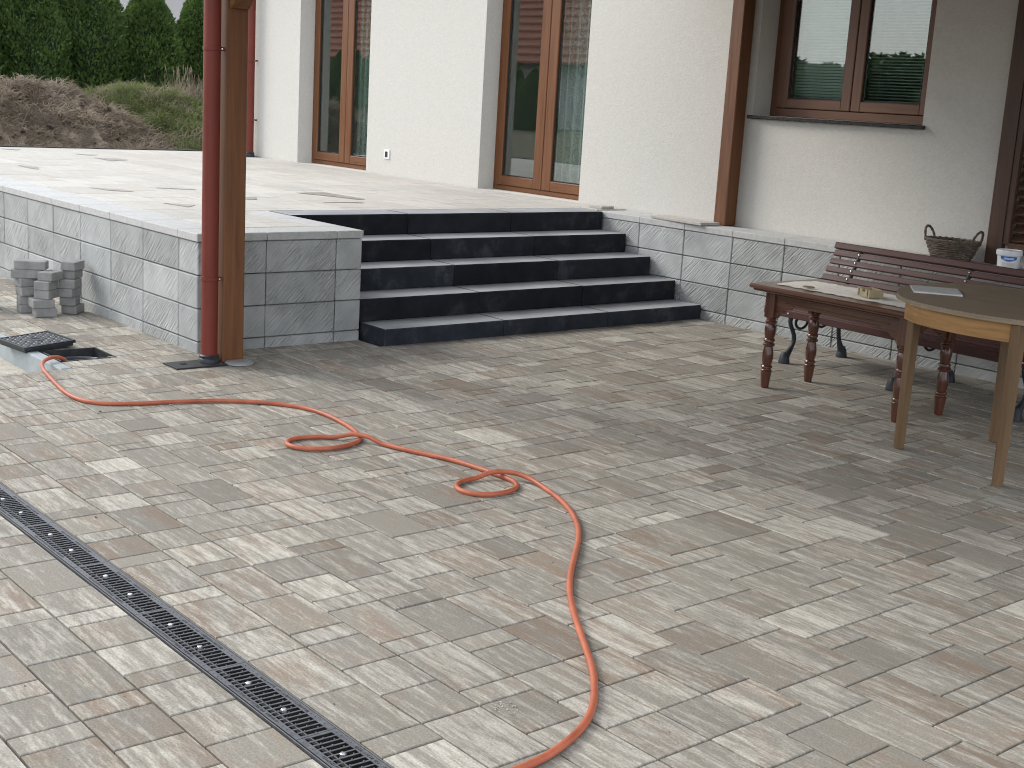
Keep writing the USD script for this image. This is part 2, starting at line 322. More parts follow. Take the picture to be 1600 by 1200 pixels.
TURF = rough_mat('mound_turf', (.030, .036, .014), (.075, .085, .032), .95, 3.0, bump_scale=30, bump=1.0, dist=.05)
GROUND = rough_mat('ground_soil', (.060, .055, .030), (.13, .115, .07), .95, 2.0, bump_scale=20, bump=.8, dist=.03)
PALEWALL = rough_mat('pale_wall', (.40, .385, .385), (.45, .435, .435), .9, 1.0)
THUJA = leaf_mat('thuja_foliage', (.055, .100, .028), (.145, .225, .055), (.38, .47, .13), 4.0, .30)
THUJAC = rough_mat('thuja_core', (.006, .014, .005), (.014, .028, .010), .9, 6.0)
BARK = rough_mat('bark', (.06, .045, .03), (.12, .09, .065), .9, 12.0)
STRAW = leaf_mat('dry_grass', (.17, .135, .10), (.44, .37, .275), (.74, .66, .52), 2.0, .3)
GREEN = leaf_mat('green_grass', (.09, .115, .038), (.23, .26, .10), (.58, .56, .33), 1.4, .35)
TREEL = leaf_mat('tree_leaf', (.03, .06, .02), (.065, .115, .036), (.13, .19, .065), .7, .25)
WET = rough_mat('wet_film', (.215, .195, .168), (.29, .268, .235), .4, 12.0, bump=.1)
LACE = mat('lace_curtain', {'g': ('geometry', {}), 'mp': ('mapping', {'scale': (60, 60, 60)}), 'n': ('noise_texture', {'scale': 1.0, 'detail': 2.0}), 'mr': ('map_range', {'from_min': .4, 'from_max': .6, 'to_min': .3, 'to_max': .75}),
                            't': ('transparent_bsdf', {}), 'd': ('diffuse_bsdf', {'color': (.72, .78, .76)}), 'tr': ('translucent_bsdf', {'color': (.72, .78, .76)}), 'dt': ('mix_closure', {'fac': .4}), 'm': ('mix_closure', {})},
           [('g.position', 'mp.vector'), ('mp.vector', 'n.vector'), ('n.fac', 'mr.value'), ('mr.result', 'm.fac'), ('d.BSDF', 'dt.closure1'), ('tr.BSDF', 'dt.closure2'), ('t.BSDF', 'm.closure1'), ('dt.closure', 'm.closure2')], surface='m.closure')
DRAPE = rough_mat('heavy_curtain', (.20, .21, .20), (.27, .28, .27), .9, 4.0)

# ------------------------------------------------------------------ levels and main lines
ZT = .719                                         # terrace level
Y0, YE, YW, YH = 0.0, 1.16, 4.187, 4.53           # terrace wall, its end at the steps, low wall face, house wall
COURSE = [.667, .467, .267, .067, -.13]
U = .0965                                         # paver module

# ------------------------------------------------------------------ ground
def ground_height(x, y):
    back = 1 / (1 + np.exp(-(-8.75 - x) * 9.0))
    h = -.30 + back * (.60 + .30)
    far = np.clip((np.hypot(x, y) - 25) / 40, 0, 1)
    return h + back * .05 * (meshkit.fbm(np.c_[x * .6, y * .6, x * 0], 3) - .5) * 2 - far * 0.1
xs = np.unique(np.r_[-300, -150, -80, -50, np.linspace(-40, -10, 46), np.linspace(-9.6, -8.0, 33), np.linspace(-7, 12, 12), 25, 60, 150, 300])
ys = np.unique(np.r_[-300, -150, -80, -50, np.linspace(-40, 40, 60), 60, 100, 200, 300])
gx, gy = np.meshgrid(xs, ys, indexing='ij'); gz = ground_height(gx.ravel(), gy.ravel())
nx, ny = gx.shape
def grid_faces(nx, ny):
    i, j = np.meshgrid(np.arange(nx - 1), np.arange(ny - 1), indexing='ij'); a = (i * ny + j).ravel()
    return np.vstack([np.c_[a, a + ny, a + ny + 1], np.c_[a, a + ny + 1, a + 1]])
single('ground', (np.c_[gx.ravel(), gy.ravel(), gz], grid_faces(nx, ny)), GROUND, kind='structure', smooth=True)

# ------------------------------------------------------------------ courtyard paving
pit = sbox(-9, -6, .115, -.873)
hole = sbox(-.40, -.80, -.075, -.462)
drain_box = sbox(-.6, -1.998, 8.0, -1.862)
pav_area = sbox(-9, -5, 9.5, YW).difference(pit)
paving = Thing('courtyard_paving', kind='structure')
bed = pav_area.difference(sbox(-9, -6, .115, -.81)).difference(hole).difference(sbox(.12, -1.998, 8.0, -1.862))
paving.part('bedding', prism(bed, .06, -.075), JOINT)

def paver(x0, x1, y0, y1, z=0.0, g=.0032, c=.0022, th=.06, tilt=None):
    x0 += g; x1 -= g; y0 += g; y1 -= g
    P = [(x0, y0), (x1, y0), (x1, y1), (x0, y1)]; Q = [(x0 + c, y0 + c), (x1 - c, y0 + c), (x1 - c, y1 - c), (x0 + c, y1 - c)]
    V = np.array([(*p, z - th) for p in P] + [(*p, z - c) for p in P] + [(*p, z) for p in Q])
    if tilt is not None:
        cx, cy = (x0 + x1) / 2, (y0 + y1) / 2
        V[:, 2] += (V[:, 0] - cx) * tilt[0] + (V[:, 1] - cy) * tilt[1] + tilt[2]
    F = [(8, 9, 10), (8, 10, 11)]
    for k in range(4):
        j = (k + 1) % 4
        F += [(k, j, 4 + j), (k, 4 + j, 4 + k), (4 + k, 4 + j, 8 + j), (4 + k, 8 + j, 8 + k)]
    return V, np.array(F)

def seen_size(m):
    d = m[0] - EYE; z = d @ FWD
    if z.min() < .3: return 0.0
    x, y = 800 + FPX * (d @ RIGHT) / z, 600 + FPX * (d @ DOWN) / z
    cx, cy = x.mean(), y.mean()
    return (x.max() - x.min()) * (y.max() - y.min()) if -60 < cx < 1660 and -60 < cy < 1260 else 0.0

def lay(rows, x_lo, x_hi, area, z, lengths, probs, unit, fixed=None):
    """rows of pieces along x clipped to an area"""
    out = []
    for ri, (y0, y1) in enumerate(rows):
        x = x_lo - rng.integers(0, 3) * unit; last = 0
        starts = (fixed or {}).get(ri)
        while x < x_hi:
            n = rng.choice(lengths, p=probs)
            while n == last == 1: n = rng.choice(lengths, p=probs)
            last = n
            x1 = x + n * unit
            p = sbox(x, y0, x1, y1).intersection(area)
            if p.area > 4e-4 and p.geom_type == 'Polygon':
                bx = p.bounds
                if p.area > .92 * (bx[2] - bx[0]) * (bx[3] - bx[1]):
                    out.append(bx)
                else:
                    out += [g.bounds for g in cut_rect(p)]
            elif p.geom_type == 'MultiPolygon':
                out += [g.bounds for g in p.geoms if g.area > 4e-4]
            x = x1
    return out

def cut_rect(p):
    """an L or U shape into rectangles"""
    xs_ = sorted({round(c[0], 5) for c in p.exterior.coords} | {round(c[0], 5) for r in p.interiors for c in r.coords}); res = []
    b = p.bounds
    for a, c in zip(xs_[:-1], xs_[1:]):
        q = p.intersection(sbox(a, b[1] - 1, c, b[3] + 1))
        res += [g for g in getattr(q, 'geoms', [q]) if g.area > 3e-4]
    return res

rows = []
y = -1.862
while y < YW: rows.append((y, min(y + 2 * U, YW))); y += 2 * U
y = -1.998
while y > -5: rows.append((y - 2 * U, y)); y -= 2 * U
lay_area = pav_area.difference(hole.buffer(.004, join_style=2)).difference(sbox(.12, -1.998, 8.0, -1.862)).difference(sbox(-9, -.873, .115, -.80)).difference(sbox(-9, Y0 + .02, -.02, 9)).difference(sbox(-2, YE, .24, 9))
rects = lay(rows, -8.9, 9.4, lay_area, 0, [1, 2, 3], [.27, .38, .35], U)
ms = []
for b in rects:
    tilt = (rng.normal(0, .0022), rng.normal(0, .0022), rng.normal(0, .0007))
    t = (np.clip(rng.normal(.46, .20) if rng.random() > .12 else rng.normal(.92, .18), 0, 1.2), rng.random() ** 1.3, rng.random())
    ms.append((paver(b[0], b[2], b[1], b[3], tilt=tilt), t))
ms.sort(key=lambda q: -seen_size(q[0]))
for m, t in ms[:298]:
    paving.part('paver', m, PAV, tone=t)
rest = ms[298:]
paving.part('far_pavers', cat([m for m, _ in rest]), PAV, kind='stuff', tone=np.vstack([np.repeat([t], len(m[0]), 0) for m, t in rest]))

# sand pit, kerb
single('sand_bed', (np.array([[-9, -6, -.115], [.13, -6, -.115], [.13, -.85, -.115], [-9, -.85, -.115]], float), np.array([[0, 1, 2], [0, 2, 3]])), SAND, kind='structure')
kb = Thing('kerb', 'pale blue grey concrete kerb edging the sand pit beside the open manhole', 'kerb', (-.4, -.84, 0))
for k in range(5):
    kb.part('kerb_stone', cbox((.113 - 1.0 * k - .997, -.873, -.16), (.113 - 1.0 * k, -.803, .002), .006), KERB)

# ------------------------------------------------------------------ terrace retaining walls
def block(t, lo, hi, name='wall_block', m=BLOCK, c=.005, g=.0030):
    lo, hi = np.array(lo, float) + g, np.array(hi, float) - g
    j = rng.normal(0, .0012, 2)
    lo[1] += j[0]
    t.part(name, cbox(lo, hi, c), m, tone=(rng.random() ** .8, rng.random(), rng.random()))

wl = Thing('terrace_wall', 'long grey block retaining wall of the terrace, running back from the red downpipe', 'retaining wall', (0, 0, 0))
wl.part('core', cat([cbox((-8.36, .02, -.2), (-.02, .42, .66), .001), cbox((-1.2, .30, -.2), (-.02, YE - .02, .66), .001)]), SOILCORE)
for z1, z0 in zip(COURSE[:-1], COURSE[1:]):
    block(wl, (-.255, 0, z0), (0, .463, z1))
    block(wl, (-.255, .463, z0), (0, .965, z1)); block(wl, (-.255, .965, z0), (0, YE, z1))
    for i in range(16):
        block(wl, (-.255 - .5 * (i + 1) if i < 15 else -8.37, 0, z0), (-.255 - .5 * i, .2, z1))
    for i in range(2):
        block(wl, (-.255 - .5 * (i + 1), YE - .2, z0), (-.255 - .5 * i, YE, z1))
for lo, hi in [((-.255, -.006), (.005, .463)), ((-.255, .463), (.005, .965)), ((-.255, .965), (.005, YE + .005))]:
    block(wl, (*lo, .667), (*hi, ZT), 'cap_slab', CAP, .004, .0015)
for i in range(16):
    block(wl, (-.255 - .5 * (i + 1) if i < 15 else -8.37, -.006, .667), (-.255 - .5 * i, .292, ZT), 'cap_slab', CAP, .004, .0015)
for i in range(2):
    block(wl, (-.255 - .49 * (i + 1), .965, .667), (-.255 - .49 * i, YE + .005, ZT), 'cap_slab', CAP, .004, .0015)

wr = Thing('low_wall', 'low grey grooved block wall along the house, behind the bench', 'retaining wall', (1, YW, 0))
wr.part('core', cbox((-1.25, YW + .03, -.2), (6.5, YH - .01, .655), .001), SOILCORE)
for z1, z0 in zip(COURSE[:-1], COURSE[1:]):
    for i in range(-2, 14):
        block(wr, (-.5086 + .5 * i, YW, z0), (-.0086 + .5 * i, YW + .2, z1))
for i in range(-1, 14):
    block(wr, (-.5086 + .5 * i, YW - .004, .667), (-.0086 + .5 * i, YH - .004, ZT), 'cap_slab', CAP, .004, .0015)

# ------------------------------------------------------------------ terrace floor
tr = Thing('terrace', kind='structure')
tr.part('bedding', cat([cbox((-8.37, .25, .3), (-.26, YE - .18, .705), .001), cbox((-8.37, YE - .19, .3), (-1.24, YH - .01, .705), .001)]), JOINT)
t_area = sbox(-8.37, .294, -.257, .963).union(sbox(-8.37, .96, -1.236, YW - .002)).union(sbox(-8.37, YW - .01, -1.01, YH - .003)).difference(sbox(-1.24, .963, -.2, YE + .01))
trow, y = [], .294
while y < YH: trow.append((y, min(y + .388, YH))); y += .388
n_s = 0
for ri, (y0, y1) in enumerate(trow):
    x = -8.37 - (.29 if ri % 2 else 0)
    while x < -.25:
        p = sbox(x, y0, x + .582, y1).intersection(t_area)
        for g in (cut_rect(p) if p.area > 3e-4 else []):
            b = g.bounds
            zz = ZT + (.008 if b[1] > YW - .1 and b[0] > -1.3 else 0)
            m = paver(b[0], b[2], b[1], b[3], z=zz, g=.0024, c=.003, th=.045, tilt=(rng.normal(0, .0008), rng.normal(0, .0008), rng.normal(0, .0004)))
            tr.part('terrace_slab', m, SLAB, tone=(np.clip(rng.normal(.55, .25), 0, 1), rng.random() ** 2, rng.random())); n_s += 1
        x += .582
single('edge_strip', cbox((-8.41, -.2, .3), (-8.374, YH + .4, ZT + .012), .003), BLACKP, 'thin black edging strip along the far end of the terrace', 'edging')

# wet patches left on the slabs
wet_pts = [[(-6.72, 2.17), (-6.25, 2.16), (-6.45, 2.42), (-6.62, 2.40)], [(-3.05, .61), (-2.80, .66), (-2.72, .81), (-2.86, .80)], [(-7.32, 2.2), (-7.1, 2.28), (-7.2, 2.4)],
           [(-5.42, .90), (-5.1, .88), (-4.96, .90), (-5.2, .99)], [(-7.97, 1.62), (-7.80, 1.72), (-7.9, 1.80)], [(-2.61, 2.22), (-2.65, 2.5), (-2.40, 2.52), (-2.05, 2.52), (-2.02, 2.44), (-2.3, 2.36)],
           [(-1.80, 1.98), (-1.74, 2.30), (-1.78, 2.31)], [(-2.1, 1.40), (-2.05, 1.52), (-2.25, 1.62), (-2.2, 1.45)], [(-3.05, 1.17), (-2.95, 1.43), (-2.88, 1.42)], [(-1.80, .64), (-1.52, .69), (-1.65, .80)]]
wet = []
for k, P in enumerate(wet_pts):
    q = Polygon(P).buffer(.02).buffer(-.012)
    wet.append(prism(q, .0012, ZT + .0022))
single('wet_patches', cat(wet), WET, kind='stuff')

# ------------------------------------------------------------------ steps
st = Thing('stairs', 'five wide anthracite concrete steps up to the terrace', 'stairs', (0, 2.7, 0))
sx = [.2464, -.0453, -.3415, -.6377, -.9339]; sz = [.1087, .261, .4133, .5656, ZT - .001]
for i, (x, z) in enumerate(zip(sx, sz)):
    for k, (a, b) in enumerate(zip((YE + .028 if i == 0 else YE + .008, 2.18, 3.175), (2.18, 3.175, YW - .006))):
        lo, hi = np.array([x - .345 if i < 4 else -1.232, a + .0018, z - .152 - (.05 if i == 0 else 0)]), np.array([x + rng.normal(0, .0012), b - .0018, z])
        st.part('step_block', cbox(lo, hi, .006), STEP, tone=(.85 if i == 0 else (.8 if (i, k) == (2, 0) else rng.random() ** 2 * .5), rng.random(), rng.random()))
st.part('footing', cat([cbox((sx[i] - .5, YE + .02, -.2), (sx[i] - .03, YW - .02, sz[i] - .154), .001) for i in range(1, 5)]), SOILCORE)

# ------------------------------------------------------------------ the house
HX0, HX1, HZ = -7.85, 7.5, 3.45
DOORS = [(-6.505, -5.060), (-3.090, -1.630)]
WIN = (.285, 1.800, 1.585)
face = sbox(HX0, -.25, HX1, HZ)
for a, b in DOORS: face = face.difference(sbox(a, ZT + .002, b, 2.95))
face = face.difference(sbox(WIN[0], WIN[2], WIN[1], 2.95))
SH = (2.545, 3.9)                                # louvred opening right
face = face.difference(sbox(SH[0], .86, SH[1], 2.9))
hs = Thing('house', 'white plastered house with brown wooden patio doors and window', 'house', (-2, YH, 0))
wall = hs.part('wall', cat([prism_y(face, YH, YH + .30), cbox((HX0, YH + .30, -.25), (HX0 + .3, 13, HZ), .001), cbox((HX1 - .3, YH + .30, -.25), (HX1, 13, HZ), .001), cbox((HX0, 12.7, -.25), (HX1, 13, HZ), .001)]), PLASTER)
hs.part('room_wall', cat([cbox((HX0 + .3, 8.2, .6), (HX1 - .3, 8.3, HZ), .001), cbox((-4.1, YH + .31, .6), (-4.0, 8.2, HZ), .001), cbox((-.6, YH + .31, .6), (-.5, 8.2, HZ), .001), cbox((2.1, YH + .31, .6), (2.2, 8.2, HZ), .001)]), ROOM)
hs.part('room_ceiling', cbox((HX0 + .3, YH + .30, 3.1), (HX1 - .3, 8.2, 3.2), .001), ROOM)
hs.part('room_floor', cbox((HX0 + .3, YH + .30, .62), (HX1 - .3, 8.2, .70), .001), ROOMF)
rp = Polygon([(YH - .35, HZ + .02), (8.8, HZ + 3.0), (13.5, HZ + .02), (13.5, HZ + .2), (8.8, HZ + 3.2), (YH - .35, HZ + .2)])
hs.part('roof', prism_x(rp, HX0 - .5, HX1 + .5), TILE)

def casement(x0, x1, z0, z1, yf, FZ, FX, thresh, gl0, gl1, name, label):
    """double leaf timber frame in an opening; thresh: height of the bottom frame; gl0, gl1: glass of the left leaf"""
    d = hs.sub(name, label=label)
    fr = .05
    hs.part('frame_upright', cbox((x0 + .001, yf, z0), (x0 + fr, yf + .07, z1), .003), FZ, under=d)
    hs.part('frame_upright', cbox((x1 - fr, yf, z0), (x1 - .001, yf + .07, z1), .003), FZ, under=d)
    hs.part('threshold', cbox((x0 + fr, yf - .001, z0), (x1 - fr, yf + .07, z0 + thresh), .003), FX, under=d)
    hs.part('frame_head', cbox((x0 + fr, yf, z1 - .06), (x1 - fr, yf + .07, z1), .003), FX, under=d)
    W = x1 - x0; mid = (x0 + x1) / 2
    leaves = [(x0 + fr + .004, mid - .004, gl0, gl1), (mid + .004, x1 - fr - .004, x0 + x1 - gl1, x0 + x1 - gl0)]
    zb, zt = z0 + thresh + .004, z1 - .064
    gz0, gz1 = zb + (.09 if thresh < .05 else .072), zt - .09
    for a, b, ga, gb in leaves:
        hs.part('stile', cbox((a, yf - .012, zb), (ga, yf + .05, zt), .005), FZ, under=d)
        hs.part('stile', cbox((gb, yf - .012, zb), (b, yf + .05, zt), .005), FZ, under=d)
        hs.part('rail', cbox((ga, yf - .011, zb), (gb, yf + .05, gz0), .005), FX, under=d)
        hs.part('rail', cbox((ga, yf - .011, gz1), (gb, yf + .05, zt), .005), FX, under=d)
        hs.part('gasket', prism_y(sbox(ga + .0002, gz0 + .0002, gb - .0002, gz1 - .0002).difference(sbox(ga + .011, gz0 + .011, gb - .011, gz1 - .011)), yf + .004, yf + .03), GASKET, under=d)
        hs.part('pane', cbox((ga + .0112, yf + .012, gz0 + .0112), (gb - .0112, yf + .016, gz1 - .0112), .0005), GLASS, under=d)
    hs.part('astragal', cbox((mid - .0035, yf + .02, zb), (mid + .0035, yf + .04, zt), .0005), GASKET, under=d)
    hs.part('handle', cat([cbox((mid + .030, yf + .05, 1.70), (mid + .058, yf + .062, 1.86), .003), cbox((mid + .036, yf + .062, 1.74), (mid + .052, yf + .09, 1.756), .003), cbox((mid + .030, yf + .085, 1.62), (mid + .054, yf + .10, 1.76), .004)]), BLACKP, under=d)
    return d
for k, (a, b) in enumerate(DOORS):
    casement(a, b, ZT + .003, 2.949, YH + .19, FRZ, FRX, .045, a + .132, a + .605, 'patio_door', ('brown patio door furthest left on the terrace, beyond the small wall socket', 'brown patio door nearest the steps')[k])
casement(WIN[0], WIN[1], WIN[2] + .002, 2.949, YH + .20, WFZ, WFX, .062, WIN[0] + .165, WIN[0] + .672, 'window', None)
hs.part('window_sill', cbox((.262, YH - .045, 1.556), (1.826, YH + .20, 1.584), .006), GRANITE)

# curtains and blinds
def wavy(x0, x1, z0, z1, yc, amp, waves, n=120, seed=0):
    x = np.linspace(x0, x1, n); t = np.linspace(0, 1, n)
    yv = yc + amp * np.sin(2 * np.pi * waves * t + 1.3 * np.sin(5 * t + seed)) + amp * .4 * np.sin(2 * np.pi * waves * 2.3 * t + seed)
    V = np.vstack([np.c_[x, yv, np.full(n, z0)], np.c_[x, yc + (yv - yc) * .8, np.full(n, z1)]])
    i = np.arange(n - 1)
    return V, np.vstack([np.c_[i, i + 1, i + 1 + n], np.c_[i, i + 1 + n, i + n]])
for k, (a, b) in enumerate(DOORS):
    m = (a + b) / 2
    single('lace_curtain', wavy(m - .12, b + .12, ZT + .12, 2.9, YH + .42, .028, 9, seed=k), LACE, ('white lace curtain hanging behind the right leaf of the far patio door', 'white lace curtain behind the right leaf of the patio door by the steps')[k], 'curtain', smooth=True)
for s, (a, b) in enumerate([(WIN[0] + .14, WIN[0] + .69), (WIN[1] - .69, WIN[1] - .14)]):
    bl = Thing('venetian_blind', ('pale venetian blind in the left leaf of the window', 'pale venetian blind in the right leaf of the window')[s], 'blind', ((a + b) / 2, YH + .31, 1.7))
    tilt = (math.radians(-42), math.radians(-14))[s]
    n = 52
    for k in range(n):
        z = 1.715 + .0222 * k
        m = cbox((a, YH + .30 - .0125, z - .0006), (b, YH + .30 + .0125, z + .0006), .0004)
        bl.part('slat', rot(m, (1, 0, 0), tilt, (0, YH + .30, z)), SLATW)
    for f_ in (.18, .82):
        x = a + f_ * (b - a)
        bl.part('cord', tube([(x, YH + .286, 1.70), (x, YH + .286, 2.2), (x, YH + .286, 2.9)], .0012, 5), SLATW)

# socket
so = Thing('wall_socket', 'small square white socket low on the house wall between the patio doors', 'socket', (-4.664, YH, .943))
so.part('plate', cbox((-4.715, YH - .012, .893), (-4.613, YH - .0005, .995), .006), SOCK)
so.part('opening', cbox((-4.688, YH - .016, .912), (-4.640, YH - .011, .972), .004), BLACKP)

# louvred screen at the right edge
lv = Thing('louvred_shutter', 'dark brown louvred wooden screen on the house wall at the right edge', 'shutter', (2.6, YH, ZT))
lv.part('post', cbox((2.430, YH - .06, ZT), (2.538, YH - .002, 2.95), .006), DARKZ, label='broad upright frame board with knots')
lv.part('stile', cbox((2.540, YH - .05, .855), (2.580, YH - .006, 2.95), .004), DARKZ)
lv.part('stile', cbox((3.80, YH - .05, .855), (3.90, YH - .006, 2.95), .004), DARKZ)
lv.part('rail', cbox((2.581, YH - .05, .80), (3.80, YH - .008, .868), .004), DARKX)
for k in range(34):
    z = .90 + .058 * k
    m = cbox((2.582, YH - .032, z - .005), (3.799, YH + .036, z + .005), .002)
    lv.part('louvre', rot(m, (1, 0, 0), math.radians(38), (0, YH, z)), DARKX)

# ------------------------------------------------------------------ porch
po = Thing('porch', 'brown timber porch with posts, beams and roof over the patio', 'porch', (.25, .07, 0))
po.part('post', cbox((.186, .002, .004), (.322, .138, 2.44), .006), POSTW, label='square brown post beside the red downpipe')
po.part('post', cbox((.094, YH - .130, ZT + .002), (.217, YH - .003, 2.72), .006), POSTW, label='brown post against the house wall beside the window')
po.part('post', cbox((6.30, .002, .004), (6.436, .138, 2.44), .006), POSTW)
po.part('beam', cbox((-.30, -.005, 2.44), (6.9, .145, 2.63), .006), POSTX)
po.part('wall_plate', cbox((-.30, YH - .135, 2.72), (6.9, YH - .004, 2.90), .006), POSTX)
po.part('brace', bar((.30, .07, 2.04), (.72, .07, 2.46), .128, .12, .005, (0, 1, 0)), POSTX)
po.part('brace', bar((6.32, .07, 2.04), (5.90, .07, 2.46), .128, .12, .005, (0, 1, 0)), POSTX)
def ry(y): return 2.64 + (y - .07) / (YH - .14) * .28
for x in np.arange(-.2, 6.95, .74):
    po.part('rafter', bar((x, -.55, ry(-.55) + .07), (x, YH - .01, ry(YH) + .07), .08, .14, .004), POSTY)
for k in range(36):
    y0 = -.60 + .142 * k
    if y0 + .14 > YH: break
    po.part('roof_board', bar((-.35, y0 + .07, ry(y0 + .07) + .152), (6.95, y0 + .07, ry(y0 + .07) + .152), .139, .020, .002), POSTX)
po.part('roof_covering', cat([bar((-.40, -.66, ry(-.66) + .19), (-.40 + .0, YH - .005, ry(YH) + .19), .02, .05, .002), (np.array([(-.4, -.66, ry(-.66) + .175), (7, -.66, ry(-.66) + .175), (7, YH - .005, ry(YH) + .175), (-.4, YH - .005, ry(YH) + .175), (-.4, -.66, ry(-.66) + .2), (7, -.66, ry(-.66) + .2), (7, YH - .005, ry(YH) + .2), (-.4, YH - .005, ry(YH) + .2)]), np.array([(0, 2, 1), (0, 3, 2), (4, 5, 6), (4, 6, 7), (0, 1, 5), (0, 5, 4), (1, 2, 6), (1, 6, 5), (2, 3, 7), (2, 7, 6), (3, 0, 4), (3, 4, 7)]))]), TILE)

# ------------------------------------------------------------------ downpipes
def ring(c, r0, z0, z1, n=20):
    return move(lathe([(r0, z0), (r0, z1)], n), (c[0], c[1], 0))
def downpipe(name, label, c, r, zb, zt, brackets, toward):
    d = Thing(name, label, 'downpipe', (c[0], c[1], zb))
    d.part('pipe', move(lathe([(r, zb + .03), (r, zt)], 28), (c[0], c[1], 0)), PIPE, smooth=40)
    d.part('collar', move(lathe([(r + .014, zb + .001), (r + .016, zb + .008), (r + .012, zb + .026), (r + .008, zb + .030), (r + .010, zb + .045), (r + .002, zb + .052)], 28), (c[0], c[1], 0)), BLACKP, smooth=40)
    for z in brackets:
        b = d.part('bracket', move(lathe([(r + .001, z - .012), (r + .0035, z - .011), (r + .0035, z + .011), (r + .001, z + .012)], 28), (c[0], c[1], 0)), PIPE, smooth=40)
        t = np.array(toward, float); s = np.array([-t[1], t[0]])
        p = np.array(c) + t * (r + .004) + s * .0
        d.part('lug', cat([bar((*(np.array(c) + t * r), z), (*(np.array(c) + t * (r + .035)), z), .012, .02, .002), bar((*(p + s * .02), z), (*(p - s * .02), z), .012, .022, .003)]), PIPE, under=b)
        d.part('screw', tube([(*(p + s * .028), z), (*(p - s * .028), z)], .005, 8), STEEL, under=b)
    return d
downpipe('downpipe', 'round dark red downpipe in front of the porch post', (.286, -.066), .0475, .004, 2.50, (.497, 1.776), (.35, .94))
downpipe('downpipe', 'dark red downpipe at the far corner of the house', (-7.50, YH - .08), .0475, ZT + .004, 3.4, (1.16, 1.86), (.6, .8))
pl = Thing('drain_plate', 'flat black plastic drain cover under the downpipe by the porch post', 'drain cover', (.29, -.17, 0))
pl.part('plate', prism(sbox(.205, -.315, .385, .0).difference(sbox(.27, -.245, .305, -.205)), .006, .0025), BLACKP)
pl.part('slot_floor', cbox((.26, -.25, .0015), (.31, -.20, .0035), .0002), GASKET)
single('drain_plate', cbox((-7.60, YH - .20, ZT + .002), (-7.36, YH - .004, ZT + .006), .001), BLACKP, 'flat black cover plate under the far downpipe at the house corner', 'drain cover')
single('round_cap', move(lathe([(.085, .002), (.084, .010), (.070, .016), (.03, .018)], 26), (.362, .088, 0)), rough_mat('grey_metal', (.20, .21, .21), (.30, .31, .31), .5), 'flat round grey cap on the paving at the foot of the porch post', 'cap', smooth=40)

# ------------------------------------------------------------------ channel drain
cd = Thing('channel_drain', 'long black slotted channel drain set in the paving', 'channel drain', (3, -1.93, 0))
DY0, DY1 = -1.996, -1.864
cd.part('channel', cat([cbox((.13, DY0 + .002, -.17), (8, DY0 + .010, -.002), .001), cbox((.13, DY1 - .010, -.17), (8, DY1 - .002, -.002), .001), cbox((.13, DY0 + .002, -.18), (8, DY1 - .002, -.16), .001)]), GASKET)
for s, (a, b) in enumerate([(DY0 + .0015, DY0 + .0045), (DY1 - .0045, DY1 - .0015)]):
    cd.part('edge_rail', cbox((.13, a, -.02), (8, b, .0015), .0008), rough_mat('rail_steel', (.05, .052, .056), (.10, .103, .108), .5, 20.0) if s == 0 else stage.GetPrimAtPath('/World/Looks/rail_steel').GetPath())
GL = .4775
def grate_shape():
    W = DY1 - DY0 - .016; y0 = DY0 + .008
    P = sbox(.0015, y0, GL - .0015, y0 + W); n = 21; holes = []
    p = (GL - .012) / n
    for k in range(n):
        xx = .008 + p * k
        off = .004
        holes.append(Polygon([(xx, y0 + .019), (xx + p * .70, y0 + .019), (xx + p * .70 + off, y0 + W - .021), (xx + off, y0 + W - .021)]).buffer(.001))
    for k in list(range(0, 4)) + list(range(16, 20)):
        for yy in (y0 + .008, y0 + W - .010):
            holes.append(sbox(.018 + .022 * k, yy - .0015, .022 + .022 * k, yy + .002))
    from shapely import union_all
    return P.difference(union_all(holes)), n, p, y0, W
gp, gn, gpitch, gy0, gW = grate_shape()
gmesh = prism(gp, .0014, -.0009)
ribs = [cbox((.006, gy0 + f * gW - .0022, -.046), (GL - .006, gy0 + f * gW + .0022, -.034), .001) for f in (.38, .62)]
knobs = [cbox((.008 + gpitch * (k + .72) + .0005, gy0 + f * gW - .002, -.001), (.008 + gpitch * (k + .92), gy0 + f * gW + .002, .0022), .0008) for k in range(gn) for f in ((.36, .70) if k % 2 else (.53,))]
marks = []
mr = np.random.default_rng(3)
for yy in (gy0 + .0095, gy0 + gW - .0115):
    xx = .11
    while xx < .365:
        w = mr.uniform(.003, .006)
        if mr.random() < .86: marks.append(cbox((xx, yy - .0045, .0003), (xx + .0016, yy + .0045, .0013), .0003))
        if mr.random() < .6: marks.append(cbox((xx, yy + mr.choice([-.0038, 0, .0032]) - .0008, .0003), (xx + w, yy + .0008 + mr.choice([-.0038, 0, .0032]), .0013), .0002))
        xx += w + mr.uniform(.002, .004)
for k in range(-5, 12):
    x = 2.605 + GL * k
    if x < .14 or x > 7.5: continue
    g = cd.part('grate', move(cat([gmesh] + ribs), (x, 0, .001)), GRATE)
    cd.part('knobs', move(cat(knobs), (x, 0, .001)), GRATE, under=g, kind='stuff')
    cd.part('raised_marks', move(cat(marks), (x, 0, .001)), BLACKP, under=g, kind='stuff')
    for f in (.26, .66):
        cd.part('bolt', move(lathe([(.0085, -.006), (.0085, .003), (.006, .0045)], 6), (x + GL * f, gy0 + gW * .50, 0)), STEEL, under=g)

